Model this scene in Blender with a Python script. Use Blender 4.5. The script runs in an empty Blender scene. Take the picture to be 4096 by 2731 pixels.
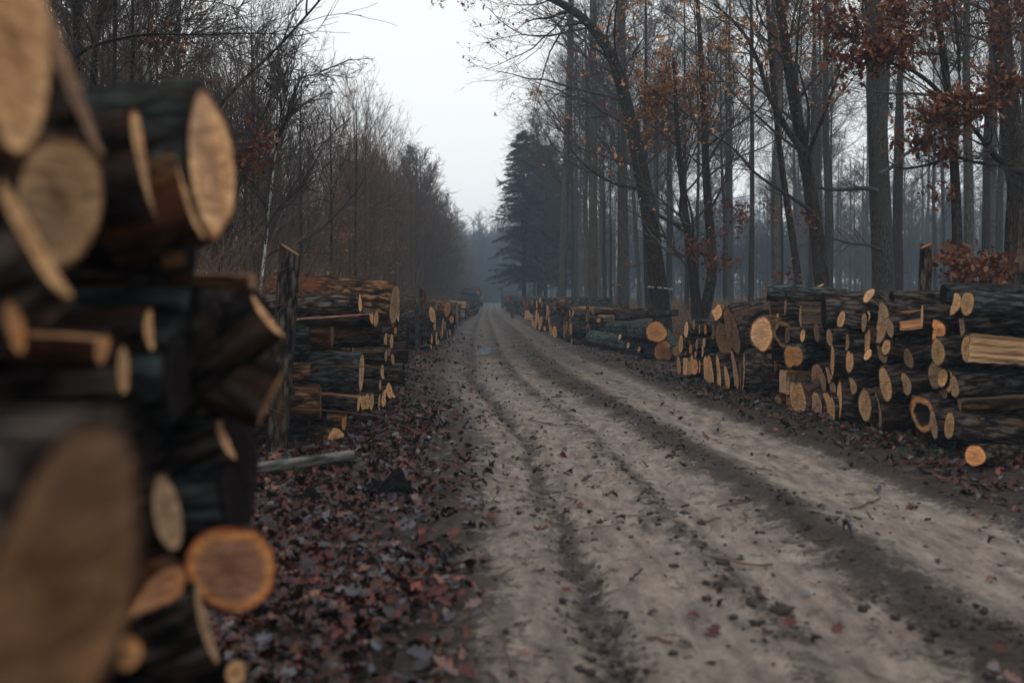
import bpy, math, random
import numpy as np
from mathutils import Matrix, Vector

random.seed(7)
RNG = np.random.default_rng(11)
F, CX, HZ, CAMH = 3982.0, 2048.0, 1184.0, 1.4        # photo geometry in pixels of the original, camera height
DS = 4096 / 2352.0
scene = bpy.context.scene
COL = scene.collection
R_ = math.radians

# ------------------------------------------------------------------ basics
def P(u, v, d):
    return np.array([(u - CX) / F * d, d, CAMH + (HZ - v) / F * d])

def PD(u, v, d):
    return P(u * DS, v * DS, d)

def mesh_np(name, verts, faces, mats=(), smooth=False, mat_idx=None, attrs=None):
    """faces: int array (n,k) of constant k"""
    verts = np.asarray(verts, dtype=np.float32)
    faces = np.asarray(faces, dtype=np.int32)
    me = bpy.data.meshes.new(name)
    me.vertices.add(len(verts))
    me.vertices.foreach_set('co', verts.ravel())
    n, k = faces.shape
    me.loops.add(n * k)
    me.loops.foreach_set('vertex_index', faces.ravel())
    me.polygons.add(n)
    me.polygons.foreach_set('loop_start', np.arange(n, dtype=np.int32) * k)
    if smooth:
        me.polygons.foreach_set('use_smooth', np.ones(n, dtype=bool))
    for m in mats:
        me.materials.append(m)
    if mat_idx is not None:
        me.polygons.foreach_set('material_index', np.asarray(mat_idx, dtype=np.int32))
    if attrs:
        for an, av in attrs.items():
            a = me.attributes.new(an, 'FLOAT', 'POINT')
            a.data.foreach_set('value', np.asarray(av, dtype=np.float32))
    me.update(calc_edges=True)
    return me

def mesh_py(name, verts, faces, mats=(), smooth=False, mat_idx=None, attrs=None):
    me = bpy.data.meshes.new(name)
    me.from_pydata([tuple(map(float, v)) for v in verts], [], [tuple(map(int, f)) for f in faces])
    for m in mats:
        me.materials.append(m)
    if smooth:
        me.polygons.foreach_set('use_smooth', np.ones(len(me.polygons), dtype=bool))
    if mat_idx is not None:
        me.polygons.foreach_set('material_index', np.asarray(mat_idx, dtype=np.int32))
    if attrs:
        for an, av in attrs.items():
            a = me.attributes.new(an, 'FLOAT', 'POINT')
            a.data.foreach_set('value', np.asarray(av, dtype=np.float32))
    me.update()
    return me

def link(name, me, parent=None):
    o = bpy.data.objects.new(name, me)
    COL.objects.link(o)
    if parent is not None:
        o.parent = parent
    return o

def tag(o, label=None, cat=None, group=None, kind=None):
    if label: o['label'] = label
    if cat: o['category'] = cat
    if group: o['group'] = group
    if kind: o['kind'] = kind
    return o

# ------------------------------------------------------------------ noise
def _h(xi, yi, seed):
    h = (xi.astype(np.int64) * 374761393 + yi.astype(np.int64) * 668265263 + seed * 144269504) & 0xffffffff
    h = ((h ^ (h >> 13)) * 1274126177) & 0xffffffff
    h = h ^ (h >> 16)
    return (h & 0xffff) / 65535.0

def vnoise(x, y, seed=0):
    xi, yi = np.floor(x), np.floor(y)
    fx, fy = x - xi, y - yi
    fx = fx * fx * (3 - 2 * fx); fy = fy * fy * (3 - 2 * fy)
    a, b = _h(xi, yi, seed), _h(xi + 1, yi, seed)
    c, d = _h(xi, yi + 1, seed), _h(xi + 1, yi + 1, seed)
    return (a * (1 - fx) + b * fx) * (1 - fy) + (c * (1 - fx) + d * fx) * fy

def fbm(x, y, oct=4, seed=0):
    s, a, t = 0, 1.0, 0
    for i in range(oct):
        s = s + a * vnoise(x * 2 ** i, y * 2 ** i, seed + i * 17); t += a; a *= .5
    return s / t - .5

def sstep(a, b, x):
    t = np.clip((x - a) / (b - a), 0, 1)
    return t * t * (3 - 2 * t)

# ------------------------------------------------------------------ materials
def new_mat(name):
    m = bpy.data.materials.new(name); m.use_nodes = True
    nt = m.node_tree
    return m, nt, nt.nodes, nt.links, nt.nodes['Principled BSDF']

def ramp(nd, stops, interp='LINEAR'):
    r = nd.new('ShaderNodeValToRGB'); e = r.color_ramp.elements
    r.color_ramp.interpolation = interp
    while len(e) < len(stops): e.new(.5)
    for el, (p, c) in zip(e, stops):
        el.position = p
        el.color = (*c, 1) if len(c) == 3 else c
    return r

def noise(nd, lk, vec, scale, detail=4, rough=.55, dist=0):
    n = nd.new('ShaderNodeTexNoise')
    n.inputs['Scale'].default_value = scale; n.inputs['Detail'].default_value = detail
    n.inputs['Roughness'].default_value = rough; n.inputs['Distortion'].default_value = dist
    if vec is not None: lk.new(vec, n.inputs['Vector'])
    return n

def math_(nd, lk, op, a, b=None, clamp=False):
    m = nd.new('ShaderNodeMath'); m.operation = op; m.use_clamp = clamp
    for i, x in enumerate((a, b)):
        if x is None: continue
        if isinstance(x, (int, float)): m.inputs[i].default_value = x
        else: lk.new(x, m.inputs[i])
    return m.outputs[0]

def mix(nd, lk, fac, a, b, mode='MIX'):
    m = nd.new('ShaderNodeMix'); m.data_type = 'RGBA'; m.blend_type = mode
    for s, x in (('Factor', fac), ('A', a), ('B', b)):
        i = [q for q in m.inputs if q.name == s and (q.type == 'RGBA' if s != 'Factor' else q.type == 'VALUE')][0]
        if isinstance(x, (int, float)): i.default_value = x
        elif isinstance(x, tuple): i.default_value = (*x, 1)
        else: lk.new(x, i)
    return [q for q in m.outputs if q.type == 'RGBA'][0]

def obj_vec(nd, lk, scale, seedmul=37.0):
    tc = nd.new('ShaderNodeTexCoord'); oi = nd.new('ShaderNodeObjectInfo')
    mp = nd.new('ShaderNodeMapping'); mp.inputs['Scale'].default_value = scale
    lk.new(tc.outputs['Object'], mp.inputs['Vector'])
    ad = nd.new('ShaderNodeVectorMath'); ad.operation = 'ADD'
    ml = math_(nd, lk, 'MULTIPLY', oi.outputs['Random'], seedmul)
    cb = nd.new('ShaderNodeCombineXYZ')
    lk.new(ml, cb.inputs[0]); lk.new(ml, cb.inputs[1]); lk.new(ml, cb.inputs[2])
    lk.new(mp.outputs[0], ad.inputs[0]); lk.new(cb.outputs[0], ad.inputs[1])
    return ad.outputs[0], oi.outputs['Random'], tc.outputs['Object']

def bump(nd, lk, height, strength, dist, bsdf):
    b = nd.new('ShaderNodeBump'); b.inputs['Strength'].default_value = strength
    b.inputs['Distance'].default_value = dist
    lk.new(height, b.inputs['Height']); lk.new(b.outputs[0], bsdf.inputs['Normal'])

def bark_mat(name, axis, deep, mid, high, patch, patch_amt=.55, lichen=(.10, .14, .14), lich_amt=.62, freq=26.0, bs=1.0, bd=.02):
    m, nt, nd, lk, bs_ = new_mat(name)
    sc = [1, 1, 1]; sc[axis] = .26
    v, rnd, raw = obj_vec(nd, lk, tuple(sc))
    n1 = noise(nd, lk, v, freq, 8, .68, .3)
    vo = nd.new('ShaderNodeTexVoronoi'); vo.feature = 'DISTANCE_TO_EDGE'; vo.inputs['Scale'].default_value = freq * .9
    dv = nd.new('ShaderNodeVectorMath'); dv.operation = 'ADD'
    n0 = noise(nd, lk, v, freq * .7, 3)
    sc0 = nd.new('ShaderNodeVectorMath'); sc0.operation = 'SCALE'; sc0.inputs['Scale'].default_value = .05
    lk.new(n0.outputs['Color'], sc0.inputs[0]); lk.new(v, dv.inputs[0]); lk.new(sc0.outputs[0], dv.inputs[1])
    lk.new(dv.outputs[0], vo.inputs['Vector'])
    ridge = math_(nd, lk, 'MULTIPLY', vo.outputs['Distance'], 3.2, True)
    hgt = math_(nd, lk, 'MULTIPLY', math_(nd, lk, 'ADD', math_(nd, lk, 'MULTIPLY', ridge, .55), .45), n1.outputs['Fac'])
    hgt2 = math_(nd, lk, 'ADD', hgt, math_(nd, lk, 'MULTIPLY', n1.outputs['Fac'], .5))
    nf = noise(nd, lk, v, freq * 4, 4, .7)
    hgt2 = math_(nd, lk, 'ADD', hgt2, math_(nd, lk, 'MULTIPLY', math_(nd, lk, 'SUBTRACT', nf.outputs['Fac'], .5), .45))
    cr = ramp(nd, [(.42, deep), (.58, mid), (.80, high)])
    lk.new(hgt2, cr.inputs[0])
    big = noise(nd, lk, v, 5.0, 3)
    pr = ramp(nd, [(patch_amt, (0, 0, 0)), (patch_amt + .12, (1, 1, 1))])
    lk.new(big.outputs['Fac'], pr.inputs[0])
    c1 = mix(nd, lk, math_(nd, lk, 'MULTIPLY', pr.outputs[0], .75), cr.outputs[0], patch)
    v2 = nd.new('ShaderNodeMapping'); v2.inputs['Location'].default_value = (13, 5, 7); lk.new(v, v2.inputs[0])
    lic = noise(nd, lk, v2.outputs[0], 9.0, 5, .65)
    lr = ramp(nd, [(lich_amt, (0, 0, 0)), (lich_amt + .07, (1, 1, 1))])
    lk.new(lic.outputs['Fac'], lr.inputs[0])
    c2 = mix(nd, lk, math_(nd, lk, 'MULTIPLY', lr.outputs[0], ridge), c1, lichen)
    val = nd.new('ShaderNodeHueSaturation')
    lk.new(c2, val.inputs['Color'])
    lk.new(math_(nd, lk, 'ADD', math_(nd, lk, 'MULTIPLY', rnd, .6), .7), val.inputs['Value'])
    lk.new(val.outputs[0], bs_.inputs['Base Color'])
    bs_.inputs['Roughness'].default_value = .95
    bs_.inputs['Specular IOR Level'].default_value = .06
    bump(nd, lk, hgt2, bs, bd, bs_)
    return m

def cut_mat(name, heart, mid, sap, rim, grey=.0):
    m, nt, nd, lk, bs = new_mat(name)
    v, rnd, raw = obj_vec(nd, lk, (1, 1, 1))
    at = nd.new('ShaderNodeAttribute'); at.attribute_name = 'rad'
    n = noise(nd, lk, v, 9, 4)
    rr = math_(nd, lk, 'ADD', at.outputs['Fac'], math_(nd, lk, 'MULTIPLY', math_(nd, lk, 'SUBTRACT', n.outputs['Fac'], .5), .35))
    cr = ramp(nd, [(0, heart), (.35, mid), (.68, mid), (.80, sap), (.90, sap), (.965, rim)])
    lk.new(rr, cr.inputs[0])
    # growth rings
    rg = math_(nd, lk, 'SINE', math_(nd, lk, 'MULTIPLY', math_(nd, lk, 'ADD', at.outputs['Fac'], math_(nd, lk, 'MULTIPLY', n.outputs['Fac'], .1)), 95.0))
    # saw marks: stretched noise across the face
    mp = nd.new('ShaderNodeMapping'); mp.inputs['Scale'].default_value = (1, 5, 60); mp.inputs['Rotation'].default_value = (.7, 0, 0)
    lk.new(v, mp.inputs[0])
    sw = noise(nd, lk, mp.outputs[0], 2.2, 4, .6)
    spots = noise(nd, lk, v, 22, 5, .7)
    sr = ramp(nd, [(.56, (0, 0, 0)), (.74, (1, 1, 1))]); lk.new(spots.outputs['Fac'], sr.inputs[0])
    c = mix(nd, lk, math_(nd, lk, 'MULTIPLY', sr.outputs[0], .65), cr.outputs[0], tuple(x * .42 for x in mid))
    c = mix(nd, lk, math_(nd, lk, 'MULTIPLY', math_(nd, lk, 'ADD', rg, 1), .17), c, tuple(x * .5 for x in mid))
    sxyz = nd.new('ShaderNodeSeparateXYZ'); lk.new(raw, sxyz.inputs[0])
    ang = math_(nd, lk, 'ARCTAN2', sxyz.outputs[2], sxyz.outputs[1])
    cbx = nd.new('ShaderNodeCombineXYZ'); lk.new(math_(nd, lk, 'SINE', ang), cbx.inputs[0]); lk.new(math_(nd, lk, 'COSINE', ang), cbx.inputs[1]); lk.new(math_(nd, lk, 'MULTIPLY', rnd, 61.0), cbx.inputs[2])
    wob = nd.new('ShaderNodeVectorMath'); wob.operation = 'ADD'; wsc = nd.new('ShaderNodeVectorMath'); wsc.operation = 'SCALE'; wsc.inputs['Scale'].default_value = .12
    lk.new(n.outputs['Color'], wsc.inputs[0]); lk.new(cbx.outputs[0], wob.inputs[0]); lk.new(wsc.outputs[0], wob.inputs[1])
    nc = noise(nd, lk, wob.outputs[0], 3.2, 2, .6)
    ck = ramp(nd, [(.484, (0, 0, 0)), (.5, (1, 1, 1)), (.516, (0, 0, 0))]); lk.new(nc.outputs['Fac'], ck.inputs[0])
    ckm = math_(nd, lk, 'MULTIPLY', ck.outputs[0], math_(nd, lk, 'LESS_THAN', math_(nd, lk, 'ADD', at.outputs['Fac'], math_(nd, lk, 'MULTIPLY', n.outputs['Fac'], .8)), 1.05))
    c = mix(nd, lk, math_(nd, lk, 'MULTIPLY', ckm, .7), c, tuple(x * .2 for x in heart))
    wth = noise(nd, lk, v, 4.0, 4, .6); wr = ramp(nd, [(.5, (0, 0, 0)), (.66, (1, 1, 1))]); lk.new(wth.outputs['Fac'], wr.inputs[0])
    c = mix(nd, lk, math_(nd, lk, 'MULTIPLY', wr.outputs[0], .5), c, tuple(.55 * (x * .5 + .5 * sum(mid) / 3) for x in mid))
    sm = ramp(nd, [(.36, (.55, .52, .50)), (.62, (1.18, 1.18, 1.18))]); lk.new(sw.outputs['Fac'], sm.inputs[0])
    c = mix(nd, lk, 1.0, c, sm.outputs[0], 'MULTIPLY')
    hs = nd.new('ShaderNodeHueSaturation'); lk.new(c, hs.inputs['Color'])
    lk.new(math_(nd, lk, 'ADD', math_(nd, lk, 'MULTIPLY', rnd, .6), .68), hs.inputs['Value'])
    hs.inputs['Saturation'].default_value = 1 - grey
    lk.new(math_(nd, lk, 'ADD', math_(nd, lk, 'MULTIPLY', rnd, -.010), .503), hs.inputs['Hue'])
    lk.new(hs.outputs[0], bs.inputs['Base Color'])
    bs.inputs['Roughness'].default_value = .9; bs.inputs['Specular IOR Level'].default_value = .04
    bump(nd, lk, math_(nd, lk, 'ADD', sw.outputs['Fac'], math_(nd, lk, 'MULTIPLY', spots.outputs['Fac'], .5)), .5, .006, bs)
    return m

def split_mat(name, a, b, c):
    m, nt, nd, lk, bs = new_mat(name)
    v, rnd, raw = obj_vec(nd, lk, (.06, 1, 1))
    n = noise(nd, lk, v, 30, 6, .65, .3)
    cr = ramp(nd, [(.3, a), (.5, b), (.72, c)]); lk.new(n.outputs['Fac'], cr.inputs[0])
    n2 = noise(nd, lk, v, 9, 3)
    r2 = ramp(nd, [(.35, (.35, .3, .28)), (.6, (1, 1, 1))]); lk.new(n2.outputs['Fac'], r2.inputs[0])
    c_ = mix(nd, lk, 1.0, cr.outputs[0], r2.outputs[0], 'MULTIPLY')
    lk.new(c_, bs.inputs['Base Color']); bs.inputs['Roughness'].default_value = .8
    bs.inputs['Specular IOR Level'].default_value = .2
    bump(nd, lk, n.outputs['Fac'], 1.0, .02, bs)
    return m

def simple_mat(name, stops, scale=20, rough=.8, spec=.2, bstr=.5, bdist=.01, by_island=False, translucent=0):
    m, nt, nd, lk, bs = new_mat(name)
    if by_island:
        g = nd.new('ShaderNodeNewGeometry'); f = g.outputs['Random Per Island']
        cr = ramp(nd, stops); lk.new(f, cr.inputs[0])
    else:
        v, rnd, raw = obj_vec(nd, lk, (1, 1, 1))
        n = noise(nd, lk, v, scale, 5); cr = ramp(nd, stops); lk.new(n.outputs['Fac'], cr.inputs[0])
        bump(nd, lk, n.outputs['Fac'], bstr, bdist, bs)
    lk.new(cr.outputs[0], bs.inputs['Base Color'])
    bs.inputs['Roughness'].default_value = rough; bs.inputs['Specular IOR Level'].default_value = spec
    if translucent:
        tr = nd.new('ShaderNodeBsdfTranslucent'); lk.new(cr.outputs[0], tr.inputs['Color'])
        ms = nd.new('ShaderNodeMixShader'); ms.inputs[0].default_value = translucent
        out = [x for x in nd if x.type == 'OUTPUT_MATERIAL'][0]
        lk.new(bs.outputs[0], ms.inputs[1]); lk.new(tr.outputs[0], ms.inputs[2]); lk.new(ms.outputs[0], out.inputs[0])
    return m

BARK = bark_mat('log_bark', 0, (.005, .004, .0042), (.030, .0235, .021), (.125, .10, .085), (.085, .042, .024), freq=20, bs=1.0, bd=.05)
BARK_RED = bark_mat('log_bark_reddish', 0, (.010, .006, .005), (.06, .036, .024), (.30, .16, .075), (.16, .055, .026), .5, lich_amt=.66, freq=17, bd=.05)
BARK_FELLED = bark_mat('felled_bark', 0, (.010, .010, .010), (.04, .042, .04), (.12, .13, .125), (.045, .035, .026), .58, (.15, .19, .18), .47, freq=24, bd=.05)
BARK_MOSS = bark_mat('log_bark_mossy', 0, (.008, .008, .009), (.035, .038, .038), (.10, .12, .118), (.03, .022, .016), .55, (.085, .10, .095), .56, freq=20, bd=.05)
TBARK = bark_mat('tree_bark', 2, (.008, .0065, .006), (.027, .022, .019), (.052, .044, .037), (.033, .028, .022), .55, (.06, .068, .056), .66, freq=30, bs=.8, bd=.02)
TBARK_GREY = bark_mat('tree_bark_grey', 2, (.022, .020, .019), (.058, .053, .047), (.095, .088, .078), (.06, .064, .054), .5, (.10, .118, .098), .6, freq=28, bs=.7, bd=.02)
BIRCH = bark_mat('birch_bark', 2, (.05, .05, .05), (.36, .36, .35), (.5, .5, .49), (.10, .09, .09), .62, (.3, .3, .3), .7, freq=10, bs=.3, bd=.005)
TWIG = simple_mat('twig', [(.2, (.026, .021, .019)), (.7, (.062, .048, .041))], 3)
TWIG_BROWN = simple_mat('twig_brown', [(.2, (.055, .033, .023)), (.7, (.122, .072, .046))], 3)
CUT = {
 'p': cut_mat('cut_wood_pale', (.36, .19, .10), (.60, .335, .16), (.70, .43, .21), (.22, .085, .035)),
 'o': cut_mat('cut_wood_orange', (.34, .15, .07), (.56, .255, .105), (.64, .32, .12), (.30, .085, .03)),
 'g': cut_mat('cut_wood_grey', (.24, .145, .09), (.37, .235, .14), (.45, .295, .17), (.15, .085, .05)),
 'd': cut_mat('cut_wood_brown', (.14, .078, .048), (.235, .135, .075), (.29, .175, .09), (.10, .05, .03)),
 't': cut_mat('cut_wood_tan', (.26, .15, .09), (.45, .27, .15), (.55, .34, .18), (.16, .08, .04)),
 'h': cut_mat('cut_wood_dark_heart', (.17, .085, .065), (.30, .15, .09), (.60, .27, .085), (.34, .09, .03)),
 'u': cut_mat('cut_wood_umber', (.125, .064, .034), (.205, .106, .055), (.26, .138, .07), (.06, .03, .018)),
 'k': cut_mat('cut_wood_shade_black', (.008, .0065, .006), (.012, .0095, .009), (.016, .013, .012), (.010, .008, .007)),  # near-black: shade on dark and recessed log ends is put into this colour
}
SPLIT = {
 'p': split_mat('split_wood_tan', (.16, .08, .04), (.46, .29, .15), (.62, .43, .25)),
 'o': split_mat('split_wood_orange', (.18, .05, .03), (.50, .24, .11), (.64, .38, .19)),
 'r': split_mat('split_wood_pink', (.22, .06, .05), (.52, .25, .18), (.66, .40, .27)),
 'd': split_mat('split_wood_dark', (.03, .02, .015), (.10, .065, .045), (.18, .12, .08)),
}
SPLIT['u'] = SPLIT['d']; SPLIT['h'] = SPLIT['o']; SPLIT['t'] = SPLIT['p']; SPLIT['g'] = SPLIT['d']; SPLIT['k'] = SPLIT['d']
HOLLOW = simple_mat('hollow_dark', [(.3, (.012, .008, .008)), (.7, (.03, .018, .015))], 30)  # near-black brown lining inside the hollow log ends
LEAF_RED = simple_mat('oak_leaf_red', [(0, (.05, .014, .009)), (.4, (.095, .029, .016)), (.75, (.17, .058, .028)), (1, (.27, .115, .052))], by_island=True, rough=.6, spec=.3, translucent=.3)
LEAF_OR = simple_mat('dry_leaf_orange', [(0, (.17, .055, .02)), (.5, (.34, .135, .046)), (1, (.52, .27, .10))], by_island=True, rough=.6, spec=.3, translucent=.3)
LITTER = simple_mat('leaf_litter', [(0, (.009, .004, .004)), (.3, (.036, .009, .007)), (.52, (.075, .014, .010)), (.62, (.055, .026, .015)), (.72, (.014, .009, .009)), (.82, (.032, .031, .038)), (.92, (.095, .092, .105)), (.96, (.15, .065, .04)), (1, (.14, .026, .018))], by_island=True, rough=.42, spec=.25)
GRASSM = simple_mat('dry_grass', [(0, (.07, .045, .028)), (.4, (.13, .08, .047)), (.8, (.21, .13, .07)), (1, (.10, .06, .035))], by_island=True, rough=.8)
MOSSG = simple_mat('short_moss', [(0, (.012, .022, .017)), (1, (.03, .045, .03))], by_island=True, rough=.8)
MUD = simple_mat('mud_clod', [(.3, (.016, .011, .010)), (.7, (.042, .031, .027))], 60, bstr=.8)
CHAR = simple_mat('charred_wood', [(.3, (.004, .004, .0045)), (.7, (.012, .011, .011))], 40, bstr=1, rough=.9, spec=.05)
PAINT = simple_mat('white_paint', [(.3, (.25, .25, .22)), (.7, (.45, .44, .4))], 30)
NEEDLE = simple_mat('conifer_needles', [(.2, (.014, .023, .025)), (.7, (.036, .055, .053))], 2.0, by_island=False)

def ground_mat(name):
    m, nt, nd, lk, bs = new_mat(name)
    at = nd.new('ShaderNodeAttribute'); at.attribute_name = 'lane'
    g = nd.new('ShaderNodeNewGeometry'); pos = g.outputs['Position']
    n_big = noise(nd, lk, pos, .9, 4); n_mid = noise(nd, lk, pos, 6.5, 6, .65); n_fine = noise(nd, lk, pos, 34, 8, .75)
    # stretched along the road: tyre drag
    mp = nd.new('ShaderNodeMapping'); mp.inputs['Scale'].default_value = (1, .22, 1); lk.new(pos, mp.inputs[0])
    n_st = noise(nd, lk, mp.outputs[0], 9, 5, .6)
    t = math_(nd, lk, 'ADD', at.outputs['Fac'], math_(nd, lk, 'MULTIPLY', math_(nd, lk, 'SUBTRACT', n_big.outputs['Fac'], .5), .12))
    g_ = lambda x: (x, x, x)
    # lane runs 0..1 across the road, mapped to .2...8 in the ramp
    q = lambda x: .2 + .6 * x
    rp = ramp(nd, [(q(-.06), g_(.98)), (q(.03), g_(.58)), (q(.09), g_(.36)), (q(.155), g_(.36)), (q(.19), g_(.62)), (q(.22), g_(.34)), (q(.29), g_(.26)),
                   (q(.36), g_(.34)), (q(.405), g_(.52)), (q(.45), g_(.24)), (q(.53), g_(.34)), (q(.575), g_(.58)), (q(.615), g_(.76)), (q(.65), g_(.60)),
                   (q(.74), g_(.24)), (q(.83), g_(.32)), (q(.90), g_(.24)), (q(.96), g_(.50)), (q(1.02), g_(.98))])
    lk.new(math_(nd, lk, 'ADD', math_(nd, lk, 'MULTIPLY', t, .6), .2), rp.inputs[0])
    sx = nd.new('ShaderNodeSeparateXYZ'); lk.new(pos, sx.inputs[0])
    mr = nd.new('ShaderNodeMapRange'); mr.inputs[1].default_value = 11; mr.inputs[2].default_value = 24; mr.inputs[3].default_value = 0; mr.inputs[4].default_value = .26
    lk.new(sx.outputs['Y'], mr.inputs[0])
    nsum = math_(nd, lk, 'ADD', math_(nd, lk, 'MULTIPLY', math_(nd, lk, 'SUBTRACT', n_mid.outputs['Fac'], .5), .95),
                 math_(nd, lk, 'ADD', math_(nd, lk, 'MULTIPLY', math_(nd, lk, 'SUBTRACT', n_fine.outputs['Fac'], .5), 1.7),
                       math_(nd, lk, 'MULTIPLY', math_(nd, lk, 'SUBTRACT', n_st.outputs['Fac'], .5), .55)))
    amt = math_(nd, lk, 'ADD', math_(nd, lk, 'ADD', rp.outputs[0], nsum), mr.outputs[0])
    mk = ramp(nd, [(.44, (0, 0, 0)), (.70, (1, 1, 1))]); lk.new(amt, mk.inputs[0])
    sand = ramp(nd, [(.40, (.098, .074, .060)), (.5, (.205, .161, .132)), (.59, (.305, .247, .206))])
    lk.new(math_(nd, lk, 'ADD', math_(nd, lk, 'MULTIPLY', n_st.outputs['Fac'], .6), math_(nd, lk, 'MULTIPLY', n_fine.outputs['Fac'], .4)), sand.inputs[0])
    dirt = ramp(nd, [(.40, (.012, .0075, .006)), (.5, (.040, .026, .020)), (.60, (.105, .073, .058))])
    lk.new(math_(nd, lk, 'ADD', math_(nd, lk, 'MULTIPLY', n_fine.outputs['Fac'], .7), math_(nd, lk, 'MULTIPLY', n_mid.outputs['Fac'], .3)), dirt.inputs[0])
    c = mix(nd, lk, mk.outputs[0], sand.outputs[0], dirt.outputs[0])
    # little dark specks (leaf crumbs)
    vo = nd.new('ShaderNodeTexVoronoi'); vo.inputs['Scale'].default_value = 16; lk.new(pos, vo.inputs['Vector'])
    sp = ramp(nd, [(.06, (1, 1, 1)), (.12, (0, 0, 0))]); lk.new(vo.outputs['Distance'], sp.inputs[0])
    spm = math_(nd, lk, 'MULTIPLY', sp.outputs[0], math_(nd, lk, 'GREATER_THAN', n_mid.outputs['Fac'], .52))
    c = mix(nd, lk, math_(nd, lk, 'MULTIPLY', spm, .8), c, (.05, .028, .024))
    vo2 = nd.new('ShaderNodeTexVoronoi'); vo2.inputs['Scale'].default_value = 34; lk.new(pos, vo2.inputs['Vector'])
    sp2 = ramp(nd, [(.10, (1, 1, 1)), (.20, (0, 0, 0))]); lk.new(vo2.outputs['Distance'], sp2.inputs[0])
    c = mix(nd, lk, math_(nd, lk, 'MULTIPLY', math_(nd, lk, 'MULTIPLY', sp2.outputs[0], math_(nd, lk, 'GREATER_THAN', n_st.outputs['Fac'], .5)), .6), c, (.055, .04, .034))
    lk.new(c, bs.inputs['Base Color'])
    rr = ramp(nd, [(.35, g_(.55)), (.7, g_(.9))]); lk.new(n_big.outputs['Fac'], rr.inputs[0])
    lk.new(rr.outputs[0], bs.inputs['Roughness']); bs.inputs['Specular IOR Level'].default_value = .3
    bh = math_(nd, lk, 'ADD', math_(nd, lk, 'MULTIPLY', n_fine.outputs['Fac'], math_(nd, lk, 'ADD', mk.outputs[0], .35)), math_(nd, lk, 'MULTIPLY', n_mid.outputs['Fac'], .6))
    bump(nd, lk, bh, 1.0, .05, bs)
    return m
GROUND = ground_mat('forest_dirt')

# ------------------------------------------------------------------ world, sun, camera
w = bpy.data.worlds.new('World'); scene.world = w; w.use_nodes = True
nt = w.node_tree; nd, lk = nt.nodes, nt.links
sky = nd.new('ShaderNodeTexSky'); sky.sky_type = 'NISHITA'; sky.sun_disc = False
SUN_EL, SUN_AZ = R_(48), R_(200)
sky.sun_elevation = SUN_EL; sky.sun_rotation = SUN_AZ; sky.air_density = 1.0; sky.dust_density = 3.0
hs = nd.new('ShaderNodeHueSaturation'); hs.inputs['Saturation'].default_value = .25
lk.new(sky.outputs[0], hs.inputs['Color'])
mx = mix(nd, lk, .86, hs.outputs[0], (11.6, 11.8, 11.75))          # overcast cloud deck over the clear sky
bg = nd['Background']; bg.inputs['Strength'].default_value = .1
lk.new(mx, bg.inputs['Color'])
sl = bpy.data.lights.new('sun', 'SUN'); sl.energy = .6; sl.angle = R_(25); sl.color = (1, .95, .88)
so = bpy.data.objects.new('sun', sl); COL.objects.link(so)
sd = Vector((math.sin(SUN_AZ) * math.cos(SUN_EL), math.cos(SUN_AZ) * math.cos(SUN_EL), math.sin(SUN_EL)))
so.rotation_euler = (-sd).to_track_quat('-Z', 'Y').to_euler(); so.location = sd * 60

cam = bpy.data.cameras.new('camera'); co = bpy.data.objects.new('camera', cam); COL.objects.link(co)
co.location = (0, 0, CAMH); co.rotation_euler = (R_(90), 0, 0)
cam.lens = 35.0; cam.sensor_width = 36.0; cam.shift_y = -(1365.5 - HZ) / 4096.0
cam.clip_start = .05; cam.clip_end = 2000
cam.dof.use_dof = True; cam.dof.focus_distance = 17.0; cam.dof.aperture_fstop = 1.6
scene.camera = co
scene.view_settings.view_transform = 'Standard'; scene.view_settings.look = 'None'
scene.view_settings.exposure = 0.03; scene.view_settings.gamma = 1.0
try:
    scene.cycles.use_denoising = True
    scene.cycles.denoiser = 'OPENIMAGEDENOISE'
    scene.cycles.max_bounces = 5; scene.cycles.diffuse_bounces = 3; scene.cycles.glossy_bounces = 2
    scene.cycles.transmission_bounces = 3; scene.cycles.volume_bounces = 0; scene.cycles.transparent_max_bounces = 4
except Exception:
    pass

# ------------------------------------------------------------------ ground and road
LY = np.array([-10, 3, 10, 17, 25, 40, 60, 91, 133, 200, 400.])
LX = np.array([-.1, -.27, -.5, -1.4, -1.7, -2.2, -2.7, -3.3, -3.9, -5.3, -9.5])
RX = np.array([4.0, 3.4, 2.75, 2.23, 1.68, 1.25, .4, -.7, -1.4, -2.8, -7.0])
Lf = lambda y: np.interp(y, LY, LX)
Rf = lambda y: np.interp(y, LY, RX)

def gz(x, y):
    x = np.asarray(x, float); y = np.asarray(y, float)
    L, R = Lf(y), Rf(y)
    ol, orr = np.maximum(L - x, 0), np.maximum(x - R, 0)
    z = .42 * sstep(2.6, 6.5, ol) + .04 * sstep(0, 1, orr) + .55 * sstep(2.0, 5.5, orr)
    z = z + 3.2 * sstep(105, 190, y) * sstep(6, 15, ol + orr)
    z = z + .10 * fbm(x * .8, y * .8, 3, 3) * sstep(0, 1.0, ol + orr) + .05 * fbm(x * 4, y * 4, 3, 5)
    return z

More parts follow.
